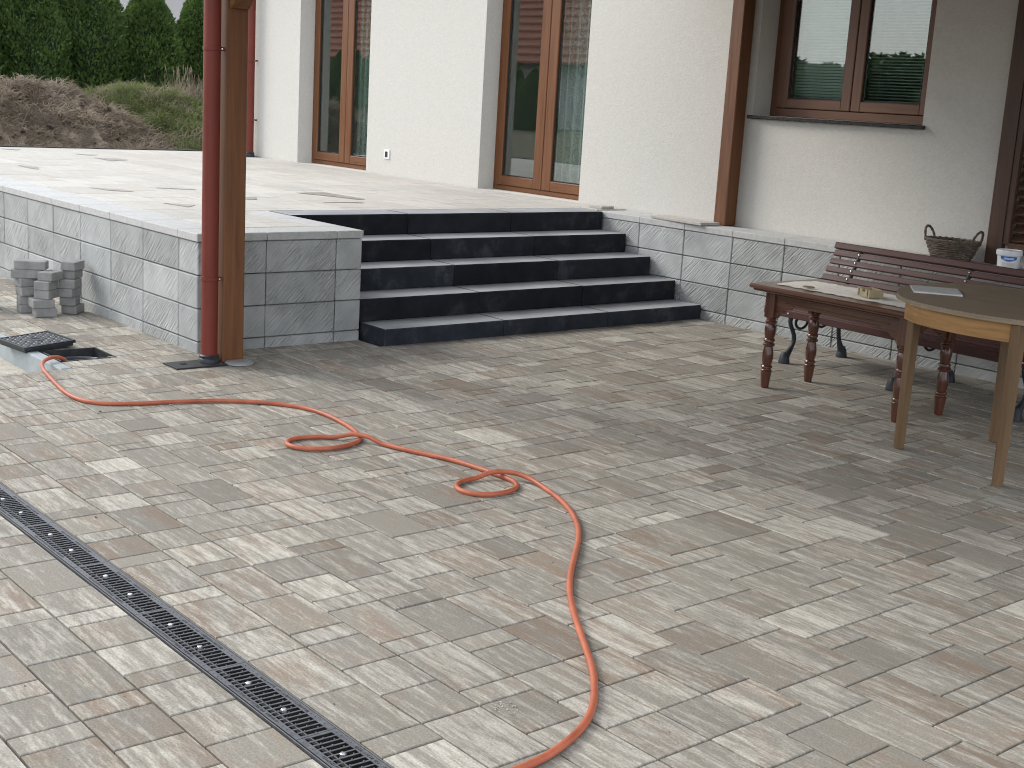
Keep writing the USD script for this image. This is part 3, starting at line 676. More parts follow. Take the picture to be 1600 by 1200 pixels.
# ------------------------------------------------------------------ manhole and its lid
mh = Thing('manhole', 'open square manhole with a round black shaft and an orange hose in it', 'manhole', (-.24, -.63, 0))
hx0, hy0, hx1, hy1 = -.398, -.798, -.077, -.464
fr = sbox(hx0, hy0, hx1, hy1).difference(sbox(hx0 + .012, hy0 + .012, hx1 - .012, hy1 - .012))
mh.part('frame', prism(fr, .08, -.078), BLACKP)
fr2 = sbox(hx0 + .012, hy0 + .012, hx1 - .012, hy1 - .012).difference(sbox(hx0 + .028, hy0 + .028, hx1 - .028, hy1 - .028))
mh.part('lid_seat', prism(fr2, .03, -.078), BLACKP)
cx, cy = (hx0 + hx1) / 2, (hy0 + hy1) / 2
V, F = lathe([(.120, -.9), (.120, -.044), (.127, -.036), (.134, -.044), (.134, -.9)], 32); F = F[:-64]
mh.part('shaft', move((V, F), (cx, cy, 0)), rough_mat('shaft_plastic', (.035, .038, .045), (.07, .075, .085), .3), smooth=40)
mh.part('shaft_bottom', cbox((hx0, hy0, -.92), (hx1, hy1, -.9), .001), GASKET)
mh.part('pit_wall', prism(sbox(hx0 - .02, hy0 - .02, hx1 + .02, hy1 + .02).difference(sbox(hx0, hy0, hx1, hy1)), .82, -.9), GASKET)
ld = Thing('manhole_cover', 'square black cast manhole cover lying askew beside the open manhole', 'manhole cover', (-.565, -.755, 0))
def lidm(m):
    m = rotz(m, math.radians(8), (0, 0, 0)); m = rot(m, (1, 0, 0), math.radians(3)); m = rot(m, (0, 1, 0), math.radians(1.0))
    return move(m, (-.565, -.755, .034))
S = .163
outer = sbox(-S, -S, S, S)
ld.part('plate', lidm(prism(outer, .014, -.010)), IRON)
ld.part('skirt', lidm(prism(outer.buffer(-.012, join_style=2).difference(outer.buffer(-.024, join_style=2)), .018, -.028)), BLACKP)
ld.part('rim', lidm(prism(outer.difference(outer.buffer(-.014, join_style=2)), .004, .004)), IRON)
studs = []
for i in range(9):
    for j in range(9):
        x, y = -.128 + .032 * i, -.128 + .032 * j
        if math.hypot(x, y) < .052: continue
        w, h = (.022, .009) if (i + j) % 2 else (.009, .022)
        studs.append(cbox((x - w / 2, y - h / 2, .003), (x + w / 2, y + h / 2, .008), .0015))
ld.part('studs', lidm(cat(studs)), rough_mat('worn_iron', (.07, .075, .08), (.16, .165, .17), .45))
ld.part('lifting_recess', lidm(lathe([(.042, .0042), (.040, .0075), (.030, .0078), (.028, .0048)], 24)), IRON, smooth=40)

# ------------------------------------------------------------------ hose
hp = [(-.21, -.64, -.30), (-.19, -.66, -.14), (-.13, -.73, -.03), (-.09, -.80, .022), (-.065, -.86, .030), (-.04, -.905, .022), (.06, -.955, .012)]
hxy = [(.278, -1.006), (.532, -1.052), (.747, -1.08), (.892, -1.069), (.998, -1.008), (1.076, -.842), (1.132, -.628), (1.201, -.45), (1.295, -.319), (1.426, -.208), (1.577, -.149), (1.784, -.148), (1.979, -.18), (2.109, -.226), (2.184, -.28), (2.222, -.36), (2.232, -.445), (2.200, -.535), (2.138, -.590), (2.066, -.588), (2.016, -.532), (2.018, -.440), (2.069, -.345), (2.157, -.262), (2.284, -.205), (2.446, -.156), (2.616, -.094), (2.794, -.062), (2.947, -.050), (3.041, -.056), (3.107, -.093), (3.146, -.170), (3.138, -.262), (3.084, -.325), (3.005, -.328), (2.944, -.270), (2.926, -.176), (2.946, -.076), (3.016, -.010), (3.113, .008), (3.259, -.024), (3.412, -.086), (3.566, -.176), (3.706, -.287), (3.836, -.419), (3.977, -.569), (4.112, -.7), (4.267, -.823), (4.414, -.927), (4.532, -1.008), (4.64, -1.087), (4.735, -1.17), (4.817, -1.258), (4.873, -1.342), (4.915, -1.437), (4.943, -1.535), (4.953, -1.63), (4.955, -1.75), (4.93, -1.95), (4.88, -2.2), (4.9, -2.6)]
HR = .0108
hose = [list(p) for p in hp] + [[a, b, HR + .001] for a, b in hxy]
H = np.array(spline(hose, 9)); H[:, 2] = np.where(np.arange(len(H)) > 9 * 7, HR + .0012, H[:, 2])
for i in range(70, len(H)):                        # where the hose crosses itself the later strand rides over the earlier one
    d = np.hypot(*(H[:i - 30, :2] - H[i, :2]).T)
    if len(d) and d.min() < .13: H[i, 2] += 2.05 * HR * (.5 + .5 * math.cos(math.pi * max(0.0, d.min() - .018) / .112))
single('hose', tube(H, HR, 12), HOSE, 'long orange rubber hose with two loops snaking across the paving', 'hose', smooth=True)

gr = np.random.default_rng(77); gm = []
def crumb(x, y, r):
    v = gr.normal(size=(8, 3)); v /= np.linalg.norm(v, axis=1, keepdims=True); v *= gr.uniform(.6, 1.1, (8, 1)) * r; v[:, 2] *= .6
    h = ConvexHull(v); F = [t if np.dot(np.cross(v[t[1]] - v[t[0]], v[t[2]] - v[t[0]]), e[:3]) > 0 else t[::-1] for t, e in zip(h.simplices, h.equations)]
    return v + [x, y, r * .45], np.array(F)
for _ in range(230): gm.append(crumb(gr.uniform(.5, 5.6), gr.uniform(-2.9, 3.4), gr.uniform(.0012, .0034)))
for _ in range(26): gm.append(crumb(4.66 + gr.normal(0, .035), -1.42 + gr.normal(0, .018), gr.uniform(.002, .006)))
single('grit', cat(gm), SAND, kind='stuff')
gm = [crumb(gr.uniform(.5, 5.6), gr.uniform(-2.9, 3.0), gr.uniform(.002, .005)) for _ in range(60)] + [crumb(2.70, -.37, .012), crumb(1.12, -1.07, .011), crumb(2.62, -1.72, .008)]
single('dark_crumbs', cat(gm), SOILCORE, kind='stuff')

# ------------------------------------------------------------------ stacked loose bricks by the terrace wall
BW = ['lowest', 'second from the ground', 'third from the ground', 'fourth from the ground', 'fifth from the ground', 'topmost']
def one_brick(label, c, z, L, Wd, yaw, h=.058):
    m = rotz(cbox((-L / 2, -Wd / 2, 0), (L / 2, Wd / 2, h), .004), yaw)
    single('brick', move(m, (*c, z)), BRICK, label, 'brick', 'loose grey bricks stacked by the terrace wall')
cl, cm_, cr = (-1.705, -.375), (-1.530, -.325), (-1.585, -.135)
FACE = math.atan2(.633, -.745)                     # towards the back of the view
for k in range(6):
    lab = f'{BW[k]} grey brick in the left column of the small brick stack'
    L, Wd, yw, dx, dy = ((.10, .15, FACE + .6, 0, 0), (.11, .15, FACE + .5, -.005, 0), (.12, .15, FACE + .7, .0, .0), (.12, .16, FACE + .75, -.02, .0), (.20, .10, FACE + math.pi / 2 + .18, -.005, -.01), (.205, .10, FACE + math.pi / 2 + .12, .008, .012))[k]
    one_brick(lab, (cl[0] + dx, cl[1] + dy), .002 + .0585 * k, L, Wd, yw)
for k in range(5):
    lab = f'{BW[k] if k < 4 else "topmost"} grey brick in the middle column of the small brick stack'
    L, Wd, yw, dx, dy = ((.12, .14, FACE + .55, .01, -.02), (.13, .14, FACE + .6, .0, -.035), (.14, .105, FACE - .1, -.01, .0), (.15, .105, FACE - .12, -.015, .005), (.15, .105, FACE - .2, -.03, .04))[k]
    one_brick(lab, (cm_[0] + dx, cm_[1] + dy), .002 + .0585 * k, L, Wd, yw)
for k in range(6):
    lab = f'{BW[k]} grey brick in the right column of the small brick stack'
    L, Wd, yw, dx, dy = ((.15, .105, FACE - .05, .0, .01), (.15, .105, FACE + .1, .0, -.01), (.15, .11, FACE - .1, .01, -.02), (.15, .105, FACE, .01, -.01), (.15, .09, FACE - .05, -.03, .02), (.16, .10, FACE - .1, -.02, .02))[k]
    one_brick(lab, (cr[0] + dx, cr[1] + dy), .002 + .0585 * k, L, Wd, yw)
single('concrete_post', move(rotz(cbox((-.05, -.10, 0), (.05, .10, .285), .005), .3), (-1.965, -.60, .002)), BRICK, 'upright grey concrete block cut off by the left picture edge', 'concrete block')

# ------------------------------------------------------------------ loose slabs on the low wall
def loose_slab(label, lo, hi, z, yaw, mat_=SLAB):
    m = cbox((lo[0], lo[1], z), (hi[0], hi[1], z + .022), .003)
    c = ((lo[0] + hi[0]) / 2, (lo[1] + hi[1]) / 2, z)
    single('loose_slab', rotz(m, yaw, c), mat_, label, 'paving slab', tone=(.5, .5, .3))
loose_slab('beige paving slab lying loose on the low wall beside the house post', (-.39, 4.175), (.19, 4.385), ZT + .002, -.06)
loose_slab('thin dark edged slab lying at the end of the terrace above the top step', (-1.19, 4.25), (-1.035, 4.40), ZT + .009, .02)

# ------------------------------------------------------------------ bench
BA = math.atan2(-.065, 1.677)
bx = lambda m: move(rotz(m, BA), (1.545, 3.40, 0))  # local x along the bench from its left end, y towards the wall
bn = Thing('bench', 'long dark red slatted bench with black cast iron legs against the low wall', 'bench', (2.6, 3.6, 0))
BL = 2.13
for k, y in enumerate((-.01, .085, .175, .265, .355)):
    z = .348 + (.0, .008, .006, .002, -.004)[k]
    bn.part('seat_slat', bx(bar((0, y, z), (BL, y, z), .070, .030, .005)), BENCH)
bn.part('seat_slat', bx(bar((0, -.048, .330), (BL, -.048, .330), .022, .050, .005)), BENCH, label='front edge slat of the seat')
backs = []
for k in range(5):
    s = k / 4
    y, z = .48 + .135 * s, .475 + .215 * s
    bn.part('back_slat', bx(bar((0, y, z), (BL, y, z), .022, .040, .004, (0, .42, .9))), BENCH)
    backs.append((y, z))
bn.part('top_rail', bx(bar((-.005, .632, .738), (BL + .005, .632, .738), .048, .046, .006, (0, .3, .95))), BENCH)
for x in (.215, 1.075, BL - .215):
    e = bn.part('end_frame', bx(cat([
        tube(spline([(x, .0, .325), (x, -.03, .27), (x, .01, .20), (x, .02, .14), (x, -.02, .075), (x, -.055, .03)], 6), np.interp(np.linspace(0, 1, 36), [0, .2, .7, 1], [.017, .014, .015, .030]), 10),
        move(lathe([(.038, .0), (.038, .012), (.030, .05), (.018, .075)], 14), (x, -.055, .001)),
        tube(spline([(x, .36, .325), (x, .43, .29), (x, .47, .22), (x, .485, .14), (x, .515, .07), (x, .535, .03)], 6), np.interp(np.linspace(0, 1, 36), [0, .2, .7, 1], [.017, .014, .015, .030]), 10),
        move(lathe([(.038, .0), (.038, .012), (.030, .05), (.018, .075)], 14), (x, .535, .001)),
        tube(spline([(x, -.05, .316), (x, .1, .325), (x, .25, .32), (x, .38, .31), (x, .46, .40), (x, .53, .53), (x, .60, .66), (x, .655, .755)], 5), .014, 8),
        tube(spline([(x, .06, .31), (x, .03, .25), (x, .09, .225), (x, .14, .26), (x, .11, .29)], 6), .009, 8),
        tube(spline([(x, .33, .31), (x, .35, .25), (x, .28, .225), (x, .23, .26), (x, .27, .29)], 6), .009, 8)])), IRON, smooth=40)
for k, (y, z) in enumerate(backs + [(.632, .738)]):
    for x in (.215, 1.075, BL - .215):
        bn.part('bolt', bx(move(rot(lathe([(.006, 0), (.006, .003), (.003, .005)], 8), (1, 0, 0), math.radians(66)), (x, y - .012, z + .004 + .006))), STEEL)
for x in (.215, BL - .215):
    bn.part('bolt', bx(move(rot(lathe([(.006, 0), (.006, .003), (.003, .005)], 8), (1, 0, 0), math.radians(90)), (x, -.060, .332))), STEEL)

# ------------------------------------------------------------------ dark carved table
dt = Thing('dark_table', 'low dark polished wooden table with turned legs in front of the bench', 'table', (2.68, 2.785, 0))
TX0, TX1, TY0, TY1, TZ = 2.11, 3.26, 2.475, 3.105, .622
DA = -.025
dr = lambda m: rotz(m, DA, (2.68, 2.785, 0))
dt.part('tabletop', dr(cat([cbox((TX0, TY0, TZ - .026), (TX1, TY1, TZ), .008), cbox((TX0 + .02, TY0 + .02, TZ - .040), (TX1 - .02, TY1 - .02, TZ - .0265), .005)])), TABW)
leg_xy = [(2.215, 2.585), (2.215, 2.985), (3.150, 2.585), (3.150, 2.985)]
ax0, ax1, ay0, ay1 = 2.215, 3.150, 2.585, 2.985
def apron_poly(a, b):
    """carved lower edge with stepped spandrels at both legs"""
    L = b - a; t = TZ - .041
    pts = [(a, t), (b, t), (b, t - .155), (b - .02, t - .150), (b - .035, t - .125), (b - .06, t - .118), (b - .075, t - .098), (b - .11, t - .092), (b - .13, t - .074), (b - .17, t - .070),
           (a + .17, t - .070), (a + .13, t - .074), (a + .11, t - .092), (a + .075, t - .098), (a + .06, t - .118), (a + .035, t - .125), (a + .02, t - .150), (a, t - .155)]
    return Polygon(pts)
for yy in (ay0 - .012, ay1 - .010):
    dt.part('apron', dr(prism_y(apron_poly(ax0 + .028, ax1 - .028), yy, yy + .022)), TABW)
for xx in (ax0 - .010, ax1 - .010):
    dt.part('apron', dr(prism_x(apron_poly(ay0 + .028, ay1 - .028), xx, xx + .022)), TABW)
dt.part('moulding', dr(cat([cbox((ax0, ay0 - .020, TZ - .066), (ax1, ay0 - .012, TZ - .052), .003), cbox((ax0 + .1, ay0 - .018, TZ - .100), (ax1 - .1, ay0 - .012, TZ - .092), .002)])), TABW)
prof = [(.020, .0), (.023, .004), (.028, .05), (.033, .098), (.034, .105), (.028, .110), (.028, .116), (.034, .122), (.034, .130), (.026, .138), (.031, .160), (.034, .185), (.033, .210), (.027, .240), (.025, .250), (.035, .256), (.036, .266), (.028, .272), (.028, .278), (.034, .284), (.033, .294), (.027, .300),
        (.031, .320), (.034, .345), (.032, .370), (.026, .385), (.034, .392), (.035, .402), (.027, .408), (.030, .418), (.024, .426)]
for k, (x, y) in enumerate(leg_xy):
    l = dt.part('leg', dr(move(lathe(prof, 22), (x, y, .001))), TABL, smooth=50)
    dt.part('leg_block', dr(cbox((x - .034, y - .034, .424), (x + .034, y + .034, TZ - .041), .006)), TABL, under=l)

def blob_cloth(x0, x1, y0, y1, z, n=60, m=26, seed=1):
    xs_, ys_ = np.linspace(0, 1, n), np.linspace(0, 1, m); X, Y = np.meshgrid(xs_, ys_, indexing='ij')
    e = .012
    xx = x0 + (x1 - x0) * X + e * (meshkit.noise(np.c_[Y.ravel() * 14, X.ravel() * 2, 0 * X.ravel() + seed], 1).reshape(X.shape) - .5) * np.where((X < .03) | (X > .97), 2, .3)
    yy = y0 + (y1 - y0) * Y + e * (meshkit.noise(np.c_[X.ravel() * 40, Y.ravel() * 2, 0 * X.ravel() + seed], 2).reshape(X.shape) - .5) * np.where((Y < .05) | (Y > .95), 2.4, .3)
    zz = z + .0035 + .007 * meshkit.fbm(np.c_[X.ravel() * 14, Y.ravel() * 6, 0 * X.ravel() + seed], 3).reshape(X.shape) ** 2 * np.clip(np.minimum(Y, 1 - Y) * 9, .15, 1)
    P = np.c_[xx.ravel(), yy.ravel(), zz.ravel()]
    F = grid_faces(n, m)
    Q = P.copy(); Q[:, 2] -= .0022
    return np.vstack([P, Q]), np.vstack([F, F[:, ::-1] + len(P)])
single('table_runner', dr(blob_cloth(2.20, 3.20, 2.60, 2.98, TZ)), CLOTH, 'crumpled cream lace runner spread on the low dark table', 'table runner', smooth=50)
bxw = Thing('wooden_box', 'small open wooden box with a notched front on the lace runner', 'box', (2.80, 2.70, TZ + .008))
bxf = lambda m: move(rotz(m, -.42), (2.790, 2.72, TZ + .0085))
bxw.part('base', bxf(cbox((-.065, -.045, 0), (.065, .045, .006), .001)), BOXW)
notch = sbox(-.065, .0061, .065, .046).difference(Polygon([(-.022, .05), (.022, .05), (.013, .028), (-.013, .028)]))
bxw.part('front', bxf(prism_y(notch, -.045, -.038)), BOXW)
bxw.part('back', bxf(cbox((-.065, .038, .0061), (.065, .045, .046), .001)), BOXW)
for s in (-1, 1):
    bxw.part('side', bxf(cbox((s * .065 - (.007 if s > 0 else 0), -.0378, .0061), (s * .065 + (.007 if s < 0 else 0), .0378, .046), .001)), BOXW)
    bxw.part('corner_strap', bxf(cbox((s * .046 - .004, -.0466, .004), (s * .046 + .004, -.0452, .044), .0003)), DARKX)
single('wood_chip', dr(move(rotz(lathe([(.026, 0), (.030, .004), (.022, .009), (.008, .010)], 9, 1.3, .7), .4), (2.43, 2.63, TZ + .011))), TOPW, 'small flat brown chip of wood on the left end of the lace runner', 'wood chip')

# ------------------------------------------------------------------ light oak table
lt = Thing('oak_table', 'worn light oak table with rounded grey brown top at the right edge', 'table', (3.91, 2.285, 0))
ring_pts = [(3.60, 1.885), (3.74, 1.850), (3.886, 1.838), (4.075, 1.850), (4.25, 1.90), (4.42, 2.02), (4.53, 2.20), (4.57, 2.42), (4.50, 2.64), (4.34, 2.83), (4.10, 2.95), (3.80, 2.99), (3.52, 2.95), (3.34, 2.86), (3.24, 2.72), (3.22, 2.52), (3.27, 2.30), (3.36, 2.12), (3.47, 1.98)]
rp_ = np.array(ring_pts + ring_pts[:1]); 
from scipy.interpolate import splprep, splev
tck, _ = splprep(rp_.T, s=.0006, per=True); top_poly = Polygon(np.array(splev(np.linspace(0, 1, 90, endpoint=False), tck)).T)
LZ = .775
seam = Polygon([(4.165, 1.5), (4.169, 1.5), (4.369, 3.2), (4.365, 3.2)])
for g in top_poly.difference(seam).geoms:
    base = prism(g, .010, LZ - .022)
    lt.part('tabletop', cat([base, prism(g.buffer(-.002), .012, LZ - .012)]), TOPW)
LEGS = [(3.500, 2.085), (4.150, 1.905), (3.672, 2.680), (4.330, 2.500)]
LA = -.272
ap = top_poly.buffer(-.035)
leg_cut = Polygon([LEGS[0], LEGS[1], LEGS[3], LEGS[2]])
ap_out = leg_cut.buffer(.020, join_style=2).union(ap.intersection(Polygon([(3.3, 1.2), (4.4, 1.2), (4.150, 1.905), (3.500, 2.085)])).buffer(.001))
ap_ring = ap_out.difference(ap_out.buffer(-.022))
hole_ = [Polygon([(x + .029 * (math.cos(LA) * a - math.sin(LA) * b), y + .029 * (math.sin(LA) * a + math.cos(LA) * b)) for a, b in ((-1, -1), (1, -1), (1, 1), (-1, 1))]) for x, y in LEGS]
for h_ in hole_: ap_ring = ap_ring.difference(h_)
for g in getattr(ap_ring, 'geoms', [ap_ring]):
    if g.area > 2e-4: lt.part('apron', prism(g, .088, LZ - .110), OAKX)
for x, y in LEGS:
    v, f = cbox((-.026, -.026, 0), (.026, .026, LZ - .023), .004)
    k = .74 + .26 * np.clip(v[:, 2:] / .5, 0, 1); v[:, :2] *= k
    lt.part('leg', move(rotz((v, f), LA), (x, y, .001)), OAKZ)
m = cbox((-.118, -.125, 0), (.118, .125, .009), .002)
single('pale_tile', move(rotz(m, .66), (3.445, 2.33, LZ + .0005)), CARD, 'flat pale grey tile lying on the oak table', 'tile')

# ------------------------------------------------------------------ basket and bucket on the low wall
bk = Thing('wicker_basket', 'brown wicker basket with two hoop handles on the low wall behind the bench', 'basket', (2.25, 4.36, ZT))
BC = np.array([2.255, 4.355]); nst = 26
def brad(t): return .135 + .050 * t ** .9
weave = []
for k in range(9):
    z = ZT + .012 + .0135 * k; t = k / 8
    a = np.linspace(0, 2 * np.pi, 105); r = brad(t) + .0045 * np.sin(a * nst / 2 + k * np.pi)
    pts = np.c_[BC[0] + r * np.cos(a), BC[1] + r * .68 * np.sin(a), z + .002 * np.sin(a * 3 + k)]
    bk.part('woven_band', tube(pts, .0066, 6), WICK, smooth=True)
for k in range(nst):
    a = 2 * np.pi * k / nst
    bk.part('stake', tube([(BC[0] + brad(t) * math.cos(a), BC[1] + brad(t) * .68 * math.sin(a), ZT + .004 + .122 * t) for t in np.linspace(0, 1, 5)], .0032, 5), WICK)
bk.part('base', move(lathe([(.135, .001), (.136, .010), (.12, .012)], 26, 1, .68), (*BC, ZT)), WICK)
a = np.linspace(0, 2 * np.pi, 80); r = brad(1.05)
bk.part('rim', tube(np.c_[BC[0] + r * np.cos(a), BC[1] + r * .68 * np.sin(a), ZT + .130 + .003 * np.sin(a * 26)], .0085, 7), WICK, smooth=True)
for s in (-1, 1):
    t = np.linspace(0, np.pi, 22)
    pts = np.c_[BC[0] + s * (.170 + .030 * np.sin(t)), BC[1] - .055 * np.cos(t) , ZT + .112 + .095 * np.sin(t) ** .8]
    bk.part('handle', tube(pts, .0085 + .0012 * np.sin(np.arange(22) * 2.1), 8), WICK, smooth=True)
bu = Thing('plastic_tub', 'small white lidded plastic tub with a blue label on the low wall', 'tub', (2.675, 4.35, ZT))
bc = (2.675, 4.35, ZT)
bu.part('body', move(lathe([(.064, .001), (.066, .004), (.073, .098), (.074, .100)], 36), bc), WHITEP, smooth=40)
bu.part('lid', move(lathe([(.0745, .082), (.081, .086), (.082, .108), (.079, .116), (.076, .118), (.074, .113), (.04, .112)], 36), bc), WHITEP, smooth=30)
def wrap(a0, a1, z0, z1, n=24, d=.0006, shape=None):
    a = np.linspace(a0, a1, n); lo = np.array([z0 if shape is None else shape(t)[0] for t in np.linspace(0, 1, n)]); hi = np.array([z1 if shape is None else shape(t)[1] for t in np.linspace(0, 1, n)])
    rr = lambda z: .0657 + (z / .1) * .0078 + d
    V = np.vstack([np.c_[rr(lo) * np.cos(a), rr(lo) * np.sin(a), lo], np.c_[rr(hi) * np.cos(a), rr(hi) * np.sin(a), hi]]); i = np.arange(n - 1)
    return V, np.vstack([np.c_[i, i + 1, i + 1 + n], np.c_[i, i + 1 + n, i + n]])
A0 = math.atan2(-.85, .5)
bu.part('label', move(wrap(A0 - .75, A0 + .75, 0, 0, 30, .0006, lambda t: (.064 - .016 * math.sin(math.pi * t), .080)), bc), BLUEP)
bu.part('label', move(wrap(A0 - .45, A0 + .45, .060, .072, 24, .0012), bc), rough_mat('pale_blue_print', (.30, .42, .66), (.52, .62, .80), .4, 90.0), label='pale lettering band')
bu.part('label', move(wrap(A0 - .62, A0 + .62, .012, .040, 24, .0006), bc), rough_mat('grey_print', (.52, .50, .46), (.66, .64, .62), .4, 60.0), label='beige lower print')

# ------------------------------------------------------------------ mounds beyond the terrace
def bump(x, y, cx, cy, rx, ry, a, p=2.0):
    return a * np.exp(-(np.abs((x - cx) / rx) ** p + np.abs((y - cy) / ry) ** p))
def soil_h(x, y):
    h = bump(x, y, -11.0, 3.0, 1.2, 1.15, .93, 2.6) + bump(x, y, -9.7, 2.4, .7, 1.5, .34) + bump(x, y, -9.6, 3.9, .5, .7, .26) + bump(x, y, -11.2, 1.0, 1.4, 1.2, .62)
    n = meshkit.fbm(np.c_[x * 2.1, y * 2.1, h * 1.4], 5, 4) - .5
    r = np.abs(meshkit.fbm(np.c_[x * 3.2, y * 3.2, h * 3], 4, 9) - .5)
    n2 = np.abs(meshkit.fbm(np.c_[x * 5.5, y * 5.5, h * 4], 3, 12) - .5)
    return .55 + h + (n * .60 - r * .75 - n2 * .42) * np.clip(h * 2.2, 0, 1)
def turf_h(x, y):
    h = bump(x, y, -11.6, 4.25, 1.4, 1.15, .66, 2.5) + bump(x, y, -11.3, 5.5, 1.6, 1.1, .30) + bump(x, y, -10.2, 5.0, 1.1, 1.5, .22) + bump(x, y, -11.5, 7.2, 2.0, 1.8, .22)
    n = meshkit.fbm(np.c_[x * 1.7, y * 1.7, h], 5, 14) - .5
    n2 = np.abs(meshkit.fbm(np.c_[x * 4.2, y * 4.2, h * 4], 3, 17) - .5)
    return .55 + h + (n * .42 - n2 * .35) * np.clip(h * 2.2, .2, 1)
def heap(name, fn, x0, x1, y0, y1, m, n=150):
    X, Y = np.meshgrid(np.linspace(x0, x1, n), np.linspace(y0, y1, n), indexing='ij')
    Z = fn(X.ravel(), Y.ravel()); e = np.minimum.reduce([X.ravel() - x0, x1 - X.ravel(), Y.ravel() - y0, y1 - Y.ravel()])
    Z = Z - .35 * (1 - np.clip(e / .5, 0, 1)) ** 2
    Z = np.where(X.ravel() > -8.75, Z - (X.ravel() + 8.75) * 1.2, Z)
    single(name, (np.c_[X.ravel(), Y.ravel(), Z], grid_faces(n, n)), m, kind='structure', smooth=True)
heap('soil_mound', soil_h, -14.0, -8.45, -1.5, 5.0, DIRT)
heap('grass_mound', turf_h, -15.0, -8.45, 3.2, 9.5, TURF)

def blades(P, L, W, lean, down=None, seed=0, bend=.35):
    r = np.random.default_rng(seed); n = len(P)
    a = r.uniform(0, 2 * np.pi, n); d = np.c_[np.cos(a), np.sin(a), np.zeros(n)]
    if down is not None: d = d * .6 + down; d /= np.linalg.norm(d, axis=1, keepdims=True) + 1e-9
    t = np.clip(r.normal(lean, .28, n), .05, 1.45)[:, None]; up = np.array([0, 0, 1.0])
    D1 = up * np.cos(t) + d * np.sin(t); t2 = np.clip(t + bend * 1.6, 0, 1.9); D2 = up * np.cos(t2) + d * np.sin(t2)
    s = np.cross(D1, r.normal(size=(n, 3))); s /= np.linalg.norm(s, axis=1, keepdims=True)
    L = L * r.uniform(.5, 1.25, n)[:, None]; W = np.broadcast_to(W, (n,))[:, None]
    A, B = P - s * W, P + s * W; C = P + D1 * L * .55; E = C + D2 * L * .45
    V = np.stack([A, B, C + s * W * .7, C - s * W * .7, E], 1).reshape(-1, 3)
    o = np.arange(n)[:, None] * 5
    F = np.vstack([o + [0, 1, 2], o + [0, 2, 3], o + [3, 2, 4]])
    return V, F
def scatter(fn, n, x0, x1, y0, y1, seed, keep):
    r = np.random.default_rng(seed); x, y = r.uniform(x0, x1, n), r.uniform(y0, y1, n)
    z = fn(x, y); k = keep(x, y, z, r); x, y, z = x[k], y[k], z[k]
    e = .03; gx_, gy_ = (fn(x + e, y) - fn(x - e, y)) / (2 * e), (fn(x, y + e) - fn(x, y - e)) / (2 * e)
    return np.c_[x, y, z - .01], -np.c_[gx_, gy_, 0 * gx_] * .8
clump = lambda x, y, s: meshkit.fbm(np.c_[x * 2.6, y * 2.6, 0 * x], 3, s)
P, dn = scatter(soil_h, 52000, -12.6, -8.55, -1.4, 4.7, 21, lambda x, y, z, r: (z > turf_h(x, y) - .05) & (clump(x, y, 31) + r.normal(0, .09, len(x)) > .46))
single('dry_grass', blades(P, .17, .0055, 1.0, dn, 5), STRAW, kind='stuff')
P, dn = scatter(turf_h, 85000, -13.8, -8.55, 3.3, 9.2, 22, lambda x, y, z, r: (z > soil_h(x, y) - .04) & (clump(x, y, 33) + r.normal(0, .12, len(x)) > .40))
single('grass', blades(P, .14, .0055, .75, dn, 6), GREEN, kind='stuff')
P, dn = scatter(turf_h, 22000, -13.8, -8.55, 3.3, 9.2, 23, lambda x, y, z, r: (z > soil_h(x, y) - .04) & (clump(x, y, 35) + r.normal(0, .10, len(x)) > .52))
single('dry_grass', blades(P, .19, .0050, .75, dn, 7), STRAW, kind='stuff')

cr_ = np.random.default_rng(91); cm2 = []
for _ in range(420):
    x, y = cr_.uniform(-11.8, -8.6), cr_.uniform(-.8, 4.4)
    z = float(soil_h(np.array([x]), np.array([y]))[0])
    if z > .62: cm2.append(move(crumb(0, 0, cr_.uniform(.025, .085)), (x, y, z - .01)))
single('soil_clods', cat(cm2), DIRT, kind='stuff')

def tuft(label, c, n, L, spread, m, seed, lean=.35, heads=0):
    r = np.random.default_rng(seed)
    P = np.c_[c[0] + r.normal(0, spread, n), c[1] + r.normal(0, spread, n), np.full(n, c[2])]
    t = Thing('grass_tuft', label, 'grass tuft', c)
    t.part('blades', blades(P, L, .006, lean, None, seed, .3), m)
    if heads:
        Q = P[:heads].copy(); hd = []
        for q in Q:
            a = r.uniform(0, 2 * np.pi); l = L * r.uniform(.9, 1.3); ln = r.uniform(.05, .35)
            top = q + np.array([math.cos(a) * ln * l, math.sin(a) * ln * l, l])
            hd.append(tube([q, (q + top) / 2 + (0, 0, .02), top], .0026, 4)); hd.append(tube([top, top + (top - q) * .06, top + (top - q) * .18], [.005, .008, .002], 5))
        t.part('seed_heads', cat(hd), STRAW)
tuft('tall straw coloured grass clump seeding on the right of the grassy mound', (-11.4, 5.62, float(turf_h(np.array([-11.4]), np.array([5.62]))[0]) - .02), 520, .40, .22, STRAW, 41, .35, 44)
tuft('tall pale green reed clump just left of the downpipe', (-11.2, 6.12, float(turf_h(np.array([-11.2]), np.array([6.12]))[0]) - .02), 320, .60, .14, leaf_mat('pale_reed', (.12, .14, .07), (.25, .27, .15), (.42, .42, .28), 2.0, .3), 42, .28, 8)
tuft('drooping dry grass clump at the foot of the soil mound', (-8.95, 3.62, float(soil_h(np.array([-8.95]), np.array([3.62]))[0]) - .02), 420, .30, .07, STRAW, 43, .95)

